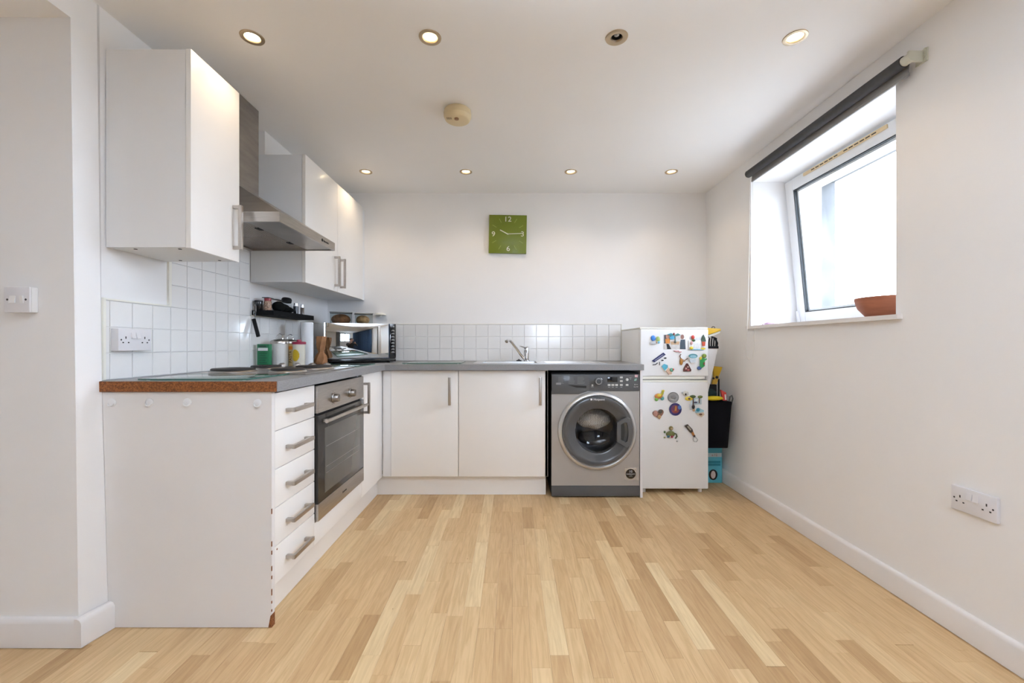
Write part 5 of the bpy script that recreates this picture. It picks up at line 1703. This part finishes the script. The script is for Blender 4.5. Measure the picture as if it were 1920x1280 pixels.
# ------------------------------------------------------------------ ceiling lights and smoke alarm
row_names = ['front', 'back']
pos_names = ['leftmost', 'second from left', 'third from left', 'rightmost']
for j, ly in enumerate(LY):
    for i, lx in enumerate(LX):
        off = (j == 0 and i == 2)
        deep = (j == 0 and i == 1)
        if off:
            lab = 'unlit recessed ceiling downlight, the only dark one in the front row'
        elif deep:
            lab = 'recessed ceiling downlight with deep amber cup, front row beside the unlit one'
        else:
            lab = 'lit recessed ceiling downlight, %s in the %s row' % (pos_names[i], row_names[j])
        t = thing('downlight', lab, 'ceiling light', (lx, ly, CEIL - 0.004), 0, 'recessed ceiling downlights')
        c = (lx, ly, CEIL)
        ir = 0.022 if off else 0.028
        b = B().lathe([(0.0455, 0.0), (0.0445, -0.003), (0.038, -0.0042), (ir + 0.003, -0.003), (ir, 0.001), (ir - 0.001, 0.03)], c, 'Z', 36)
        part('bezel', b, M_BRASS, t)
        dep = 0.004 if not (off or deep) else (0.02 if deep else 0.012)
        if off:
            part('cup', B().lathe([(ir - 0.0012, 0.004), (0.012, 0.032), (0.001, 0.033)], c, 'Z', 24), M_BLACK, t)
            part('lamp', B().ell((lx, ly, CEIL + 0.014), 0.013, 0.013, 0.010, 16, 10), M_BULB, t)
        else:
            if deep:
                part('cup', B().lathe([(ir - 0.0012, 0.003), (ir - 0.006, 0.024)], c, 'Z', 24), M_LAMP2, t)
            part('lamp', B().lathe([(ir - 0.0015, dep), (0.012, dep - 0.0015), (0.0005, dep - 0.002)], c, 'Z', 24), M_LAMP2 if deep else M_LAMP, t)
            ld = bpy.data.lights.new('downlight_lamp', 'SPOT')
            ld.energy = 1.9 if not deep else 1.2
            ld.color = (1.0, 0.76, 0.50)
            ld.spot_size = math.radians(128)
            ld.spot_blend = 0.7
            ld.shadow_soft_size = 0.024
            lo = bpy.data.objects.new('downlight_lamp', ld)
            COL.objects.link(lo)
            lo.parent = t
            lo.location = (0, 0, -0.012)

sm = thing('smoke_alarm', 'yellowed cream smoke alarm on the ceiling', 'smoke alarm', (-0.292, 2.26, CEIL - 0.06))
part('mount', B().lathe([(0.066, 0.0), (0.071, -0.004), (0.071, -0.014)], (-0.292, 2.26, CEIL), 'Z', 40), M_CREAM, sm)
body = part('cover', B().lathe([(0.073, -0.014), (0.074, -0.018), (0.073, -0.034), (0.073, -0.036), (0.071, -0.038), (0.066, -0.051), (0.058, -0.056), (0.001, -0.058)], (-0.292, 2.26, CEIL), 'Z', 44), M_CREAM, sm)
part('test_button', B().lathe([(0.012, -0.056), (0.012, -0.061), (0.001, -0.062)], (-0.294, 2.235, CEIL), 'Z', 18), cm('alarm_amber', (0.30, 0.15, 0.06)), body)
b = B()
for i in range(4):
    b.box(-0.345 + i * 0.007, -0.342 + i * 0.007, 2.225, 2.241, CEIL - 0.0585, CEIL - 0.0555)
part('sounder_slots', b, cm('slot_brown', (0.22, 0.15, 0.07)), body)

# ------------------------------------------------------------------ roller blind
bl = thing('roller_blind', 'charcoal roller blind rolled up above the right-hand window', 'blind', (1.56, 2.2, 2.163))
BX, BZ, BR = 1.557, 2.166, 0.0235
b = B().lathe([(BR, 1.672), (BR, 2.775)], (BX, 0, BZ), 'Y', 36, cap0=True, cap1=True)
part('fabric_roll', b, M_BLIND, bl)
b = B().box(BX + BR - 0.0025, BX + BR - 0.0005, 1.675, 2.772, BZ - 0.042, BZ)
b.box(BX + BR - 0.006, BX + BR + 0.002, 1.675, 2.772, BZ - 0.054, BZ - 0.040, 0.002)
part('hem_bar', b, M_HEM, bl, label='grey hem bar along the foot of the blind')
for y0, y1, s in ((1.640, 1.668, -1), (2.778, 2.792, 1)):
    b = B().box(WR - 0.006, WR, y0 - 0.012, y1 + 0.008, BZ - 0.022, BZ + 0.03, 0.002)
    b.box(BX - 0.012, WR, y0, y0 + 0.01, BZ - 0.018, BZ + 0.024, 0.003)
    b.cyl((BX, y0 - 0.004, BZ), (BX, y1 + (0.004 if s < 0 else -0.006), BZ), 0.0185 if s < 0 else 0.017, n=24)
    if s < 0:
        for i in range(7):
            b.box(WR - 0.012, WR - 0.004, y0 - 0.010, y0 - 0.004, BZ - 0.018 + i * 0.007, BZ - 0.0145 + i * 0.007)
    part('bracket', b, cm('aged_white_plastic', (0.66, 0.66, 0.56), 0.35), bl)
pts = [(1.575, 2.784, BZ - 0.015), (1.572, 2.79, 1.70), (1.566, 2.80, 1.20), (1.560, 2.812, 1.02), (1.562, 2.81, 0.965), (1.574, 2.80, 0.942), (1.588, 2.785, 0.95), (1.594, 2.775, 1.02), (1.596, 2.77, 1.20), (1.594, 2.775, 1.70), (1.588, 2.782, BZ - 0.015)]
part('bead_chain', B().tube(pts, 0.0014, 6), cm('chain_white', (0.76, 0.75, 0.71), 0.4), bl)

# on the window sill
SZ = 1.1704
b = B().lathe([(0.001, 0.0), (0.088, 0.0), (0.093, 0.002), (0.125, 0.042), (0.137, 0.078), (0.138, 0.092), (0.132, 0.092), (0.119, 0.046), (0.085, 0.008), (0.001, 0.006)], (1.755, 1.945, SZ), 'Z', 48)
single('terracotta_bowl', b, M_TERRA, 'terracotta bowl standing on the window sill', 'bowl')
b = B()
b.ell((1.70, 2.775, SZ + 0.012), 0.03, 0.035, 0.012, 18, 10, 0.12, 4)
b.ell((1.735, 2.79, SZ + 0.009), 0.028, 0.03, 0.009, 16, 8, 0.12, 6)
for v in b.bm.verts:
    v.co.z = max(v.co.z, SZ)
t = single('lilac_cloth', b, cm('lilac', (0.62, 0.44, 0.62), 0.8), 'small crumpled lilac cloth at the far end of the window sill', 'cloth')
part('drawstring', B().tube([(1.672, 2.77, SZ + 0.005), (1.655, 2.765, SZ + 0.004), (1.64, 2.758, SZ + 0.004)], 0.004, 8), cm('plum_cord', (0.25, 0.12, 0.22)), t)


# ------------------------------------------------------------------ sockets and switch
def double_socket(label, loc, rotz, box=0.012):
    t = thing('double_socket', label, 'socket', loc, rotz)
    part('plate', B().box(-0.073, 0.073, -box, -0.0005, -0.043, 0.043, 0.003), M_SOCK, t, local=True)
    y = -box
    for cx in (-0.042, 0.042):
        b = B()
        b.box(cx - 0.002, cx + 0.002, y - 0.0004, y, 0.004, 0.013)
        b.box(cx - 0.0145, cx - 0.0085, y - 0.0004, y, -0.013, -0.0085)
        b.box(cx + 0.0085, cx + 0.0145, y - 0.0004, y, -0.013, -0.0085)
        part('pin_holes', b, M_DARK, t, local=True)
    for sx in (-0.0615, 0.0615):
        part('screw', B().lathe([(0.003, 0), (0.003, -0.0006), (0.0005, -0.0008)], (sx, y, 0.0), 'Y', 10), M_DARK, t, local=True)
    for cx in (-0.0105, 0.0105):
        b = B().hexa([(cx - 0.0085, y - 0.006, 0.006), (cx + 0.0085, y - 0.006, 0.006), (cx + 0.0085, y, 0.006), (cx - 0.0085, y, 0.006),
                      (cx - 0.0085, y - 0.001, 0.029), (cx + 0.0085, y - 0.001, 0.029), (cx + 0.0085, y, 0.029), (cx - 0.0085, y, 0.029)])
        part('rocker', b, M_SOCK, t, local=True)
    return t


double_socket('white double socket on the tiles above the raw worktop end', (WL + 0.0064, 1.672, 1.063), PI / 2, 0.03)
double_socket('white double socket low on the bare right-hand wall', (WR, 1.461, 0.495), -PI / 2, 0.012)
t = thing('light_switch', 'white two-rocker light switch on the wall at far left', 'light switch', (-1.69, HALL_Y, 1.198))
part('back_box', B().box(-0.043, 0.043, -0.020, -0.0005, -0.043, 0.043, 0.002), M_WHITE, t, local=True)
part('plate', B().box(-0.0435, 0.0435, -0.028, -0.020, -0.0435, 0.0435, 0.003), M_SOCK, t, local=True)
for cx, w, s in ((-0.013, 0.020, 1), (0.018, 0.012, -1)):
    a_, c_ = (0.005, 0.001) if s > 0 else (0.001, 0.005)
    b = B().hexa([(cx - w / 2, -0.028 - a_, -0.012), (cx + w / 2, -0.028 - a_, -0.012), (cx + w / 2, -0.028, -0.012), (cx - w / 2, -0.028, -0.012),
                  (cx - w / 2, -0.028 - c_, 0.013), (cx + w / 2, -0.028 - c_, 0.013), (cx + w / 2, -0.028, 0.013), (cx - w / 2, -0.028, 0.013)])
    part('rocker', b, M_WHITE, t, local=True)
for sx in (-0.0315, 0.0315):
    part('screw', B().lathe([(0.0035, 0), (0.0035, -0.0006), (0.0005, -0.0008)], (sx, -0.028, 0.0), 'Y', 10), M_DARK, t, local=True)

# ------------------------------------------------------------------ photographer, seen only in the mirrored microwave door
def skin_body(verts, edges, radii, root, levels=1):
    me = bpy.data.meshes.new('figure')
    me.from_pydata(verts, edges, [])
    o = bpy.data.objects.new('figure', me)
    COL.objects.link(o)
    md = o.modifiers.new('skin', 'SKIN')
    md.use_smooth_shade = True
    sv = me.skin_vertices[0].data
    for k_, rr in enumerate(radii):
        sv[k_].radius = rr if isinstance(rr, tuple) else (rr, rr)
        sv[k_].use_root = (k_ == root)
    sb = o.modifiers.new('sub', 'SUBSURF')
    sb.levels = levels
    sb.render_levels = levels
    bpy.context.view_layer.update()
    m2 = bpy.data.meshes.new_from_object(o.evaluated_get(bpy.context.evaluated_depsgraph_get()))
    bpy.data.objects.remove(o)
    bpy.data.meshes.remove(me)
    return m2


V, E, R = [], [], []


def joint(p, rad, frm=None):
    V.append(p)
    R.append(rad)
    if frm is not None:
        E.append((frm, len(V) - 1))
    return len(V) - 1


PX, PY = 0.03, -0.02
pel = joint((PX, PY - 0.52, 0.44), (0.15, 0.12))
wai = joint((PX, PY - 0.47, 0.62), (0.135, 0.105), pel)
che = joint((PX, PY - 0.40, 0.83), (0.15, 0.11), wai)
nk0 = joint((PX, PY - 0.36, 0.98), (0.075, 0.07), che)
nk1 = joint((PX, PY - 0.33, 1.045), (0.055, 0.055), nk0)
hd0 = joint((PX, PY - 0.30, 1.105), (0.068, 0.078), nk1)
hd1 = joint((PX, PY - 0.30, 1.18), (0.078, 0.094), hd0)
hd2 = joint((PX, PY - 0.31, 1.245), (0.062, 0.075), hd1)
for sd in (-1, 1):
    sh = joint((PX + sd * 0.17, PY - 0.38, 0.95), 0.055, che)
    el = joint((PX + sd * 0.22, PY - 0.24, 0.80), 0.042, sh)
    wr = joint((PX + sd * 0.105, PY - 0.155, 0.955), 0.028, el)
    pm = joint((PX + sd * 0.090, PY - 0.142, 1.005), (0.030, 0.016), wr)
    for q, (dz, ln) in enumerate(((0.050, 0.034), (0.036, 0.040), (0.018, 0.038), (0.002, 0.032))):
        f1 = joint((PX + sd * 0.084, PY - 0.112, 0.99 + dz), 0.009, pm)
        f2 = joint((PX + sd * (0.082 - ln * 0.45), PY - 0.092, 0.992 + dz), 0.008, f1)
        joint((PX + sd * (0.082 - ln), PY - 0.095, 0.990 + dz), 0.007, f2)
    t1 = joint((PX + sd * 0.062, PY - 0.170, 0.99), 0.010, wr)
    joint((PX + sd * 0.038, PY - 0.172, 1.005), 0.008, t1)
    hp = joint((PX + sd * 0.10, PY - 0.50, 0.42), 0.085, pel)
    kn = joint((PX + sd * 0.17, PY - 0.16, 0.50), 0.06, hp)
    an = joint((PX + sd * 0.16, PY - 0.40, 0.085), 0.04, kn)
    joint((PX + sd * 0.165, PY - 0.24, 0.038), (0.042, 0.034), an)
fig = skin_body(V, E, R, pel)
M_SKIN = cm('skin', (0.33, 0.18, 0.13), 0.55)
M_TOP = cm('black_jumper', (0.012, 0.012, 0.015), 0.9)
M_JEAN = cm('dark_jeans', (0.02, 0.03, 0.06), 0.9)
fig.materials.clear()
for mm in (M_SKIN, M_TOP, M_JEAN):
    fig.materials.append(mm)
for f in fig.polygons:
    c = f.center
    f.use_smooth = True
    if c.z > 1.03 and abs(c.x - PX) < 0.10:
        f.material_index = 0
    elif c.z > 0.93 and c.y > PY - 0.19:
        f.material_index = 0
    elif c.z < 0.56 and not (c.z > 0.50 and c.y < PY - 0.42):
        f.material_index = 2
    else:
        f.material_index = 1
lowz = min(v.co.z for v in fig.vertices)
org = Vector((PX, PY - 0.40, 0))
fig.transform(T((-org.x, -org.y, -lowz + 0.001)))
FIG_SHIFT = -lowz
per = bpy.data.objects.new('person', fig)
COL.objects.link(per)
per.location = org
ORIG[per.name] = org
tag(per, 'crouching person in a black jumper holding a camera, mirrored in the microwave door', 'person')
b = B().ell((PX, PY - 0.325, 1.205), 0.088, 0.092, 0.078, 22, 14, 0.03, 6)
for v in b.bm.verts:
    if v.co.y > PY - 0.255:
        v.co.z = max(v.co.z, 1.225)
part('hair', b, cm('dark_hair', (0.012, 0.010, 0.010), 0.7), per)
part('nose', B().ell((PX, PY - 0.205, 1.155), 0.013, 0.018, 0.022, 12, 8), M_SKIN, per)
for sd in (-1, 1):
    part('ear', B().ell((PX + sd * 0.083, PY - 0.305, 1.16), 0.010, 0.02, 0.032, 12, 8), M_SKIN, per)
    part('eye', B().ell((PX + sd * 0.03, PY - 0.222, 1.185), 0.012, 0.006, 0.008, 12, 8), M_BLACK, per)
    part('trainer', B().box(PX + sd * 0.163 - 0.045, PX + sd * 0.163 + 0.045, PY - 0.46, PY - 0.19, 0.0, 0.07, 0.02), cm('white_trainer', (0.5, 0.5, 0.5), 0.6), per)
part('mouth', B().ell((PX, PY - 0.222, 1.12), 0.022, 0.006, 0.006, 12, 8), cm('lips', (0.30, 0.10, 0.09), 0.5), per)
t = thing('camera_body', 'black camera held up by the crouching person, mirrored in the microwave door', 'camera', (PX, PY - 0.13, 0.98))
part('body', B().box(PX - 0.055, PX + 0.055, PY - 0.150, PY - 0.108, 0.975, 1.055, 0.006).box(PX - 0.02, PX + 0.02, PY - 0.145, PY - 0.11, 1.055, 1.075, 0.004), M_BLACK, t)
part('lens', B().cyl((PX - 0.0, PY - 0.108, 1.015), (PX - 0.0, PY - 0.03, 1.015), 0.027, n=24), M_BLACK, t)

# dark blue curtain along the right wall at the far end of the room (mirrored too)
b = B()
N_ = 120
fr_, bk_ = [], []
for q in range(N_ + 1):
    yy = -4.2 + 3.0 * q / N_
    xx = 1.50 + 0.035 * math.sin(q * 0.9) + 0.012 * math.sin(q * 0.37)
    fr_.append((b.bm.verts.new((xx, yy, 0.03)), b.bm.verts.new((xx, yy, 2.2))))
    bk_.append((b.bm.verts.new((xx + 0.006, yy, 0.03)), b.bm.verts.new((xx + 0.006, yy, 2.2))))
for A_, in ((fr_,), (bk_,)):
    for a_, c_ in zip(A_, A_[1:]):
        b.bm.faces.new((a_[0], c_[0], c_[1], a_[1]))
t = thing('curtain', 'long dark blue curtain on the right-hand wall behind the camera', 'curtain', (1.52, -2.7, 0.0))
part('drape', b, cm('curtain_blue', (0.02, 0.05, 0.11), 0.8, var=0.15), t)
b = B().cyl((1.52, -4.3, 2.215), (1.52, -1.1, 2.215), 0.014, n=14)
for yy in (-4.25, -1.15):
    b.box(1.52, WR - 0.001, yy - 0.01, yy + 0.01, 2.205, 2.225)
part('curtain_pole', b, M_NICK, t)

# pieces too small to pick apart one by one stay joined
for o in SC.objects:
    if o.parent and o.name.split('.')[0] in ('chipped_edge', 'dial_print', 'vent_slots', 'pin_holes', 'button_marks', 'programme_print', 'dial_ticks',
                                            'print_lines', 'rack_lines', 'mesh_ribs', 'drainer_ribs', 'fascia_print', 'seal_grime', 'sounder_slots', 'dark_print'):
        o['kind'] = 'stuff'
print('planks', n_planks)
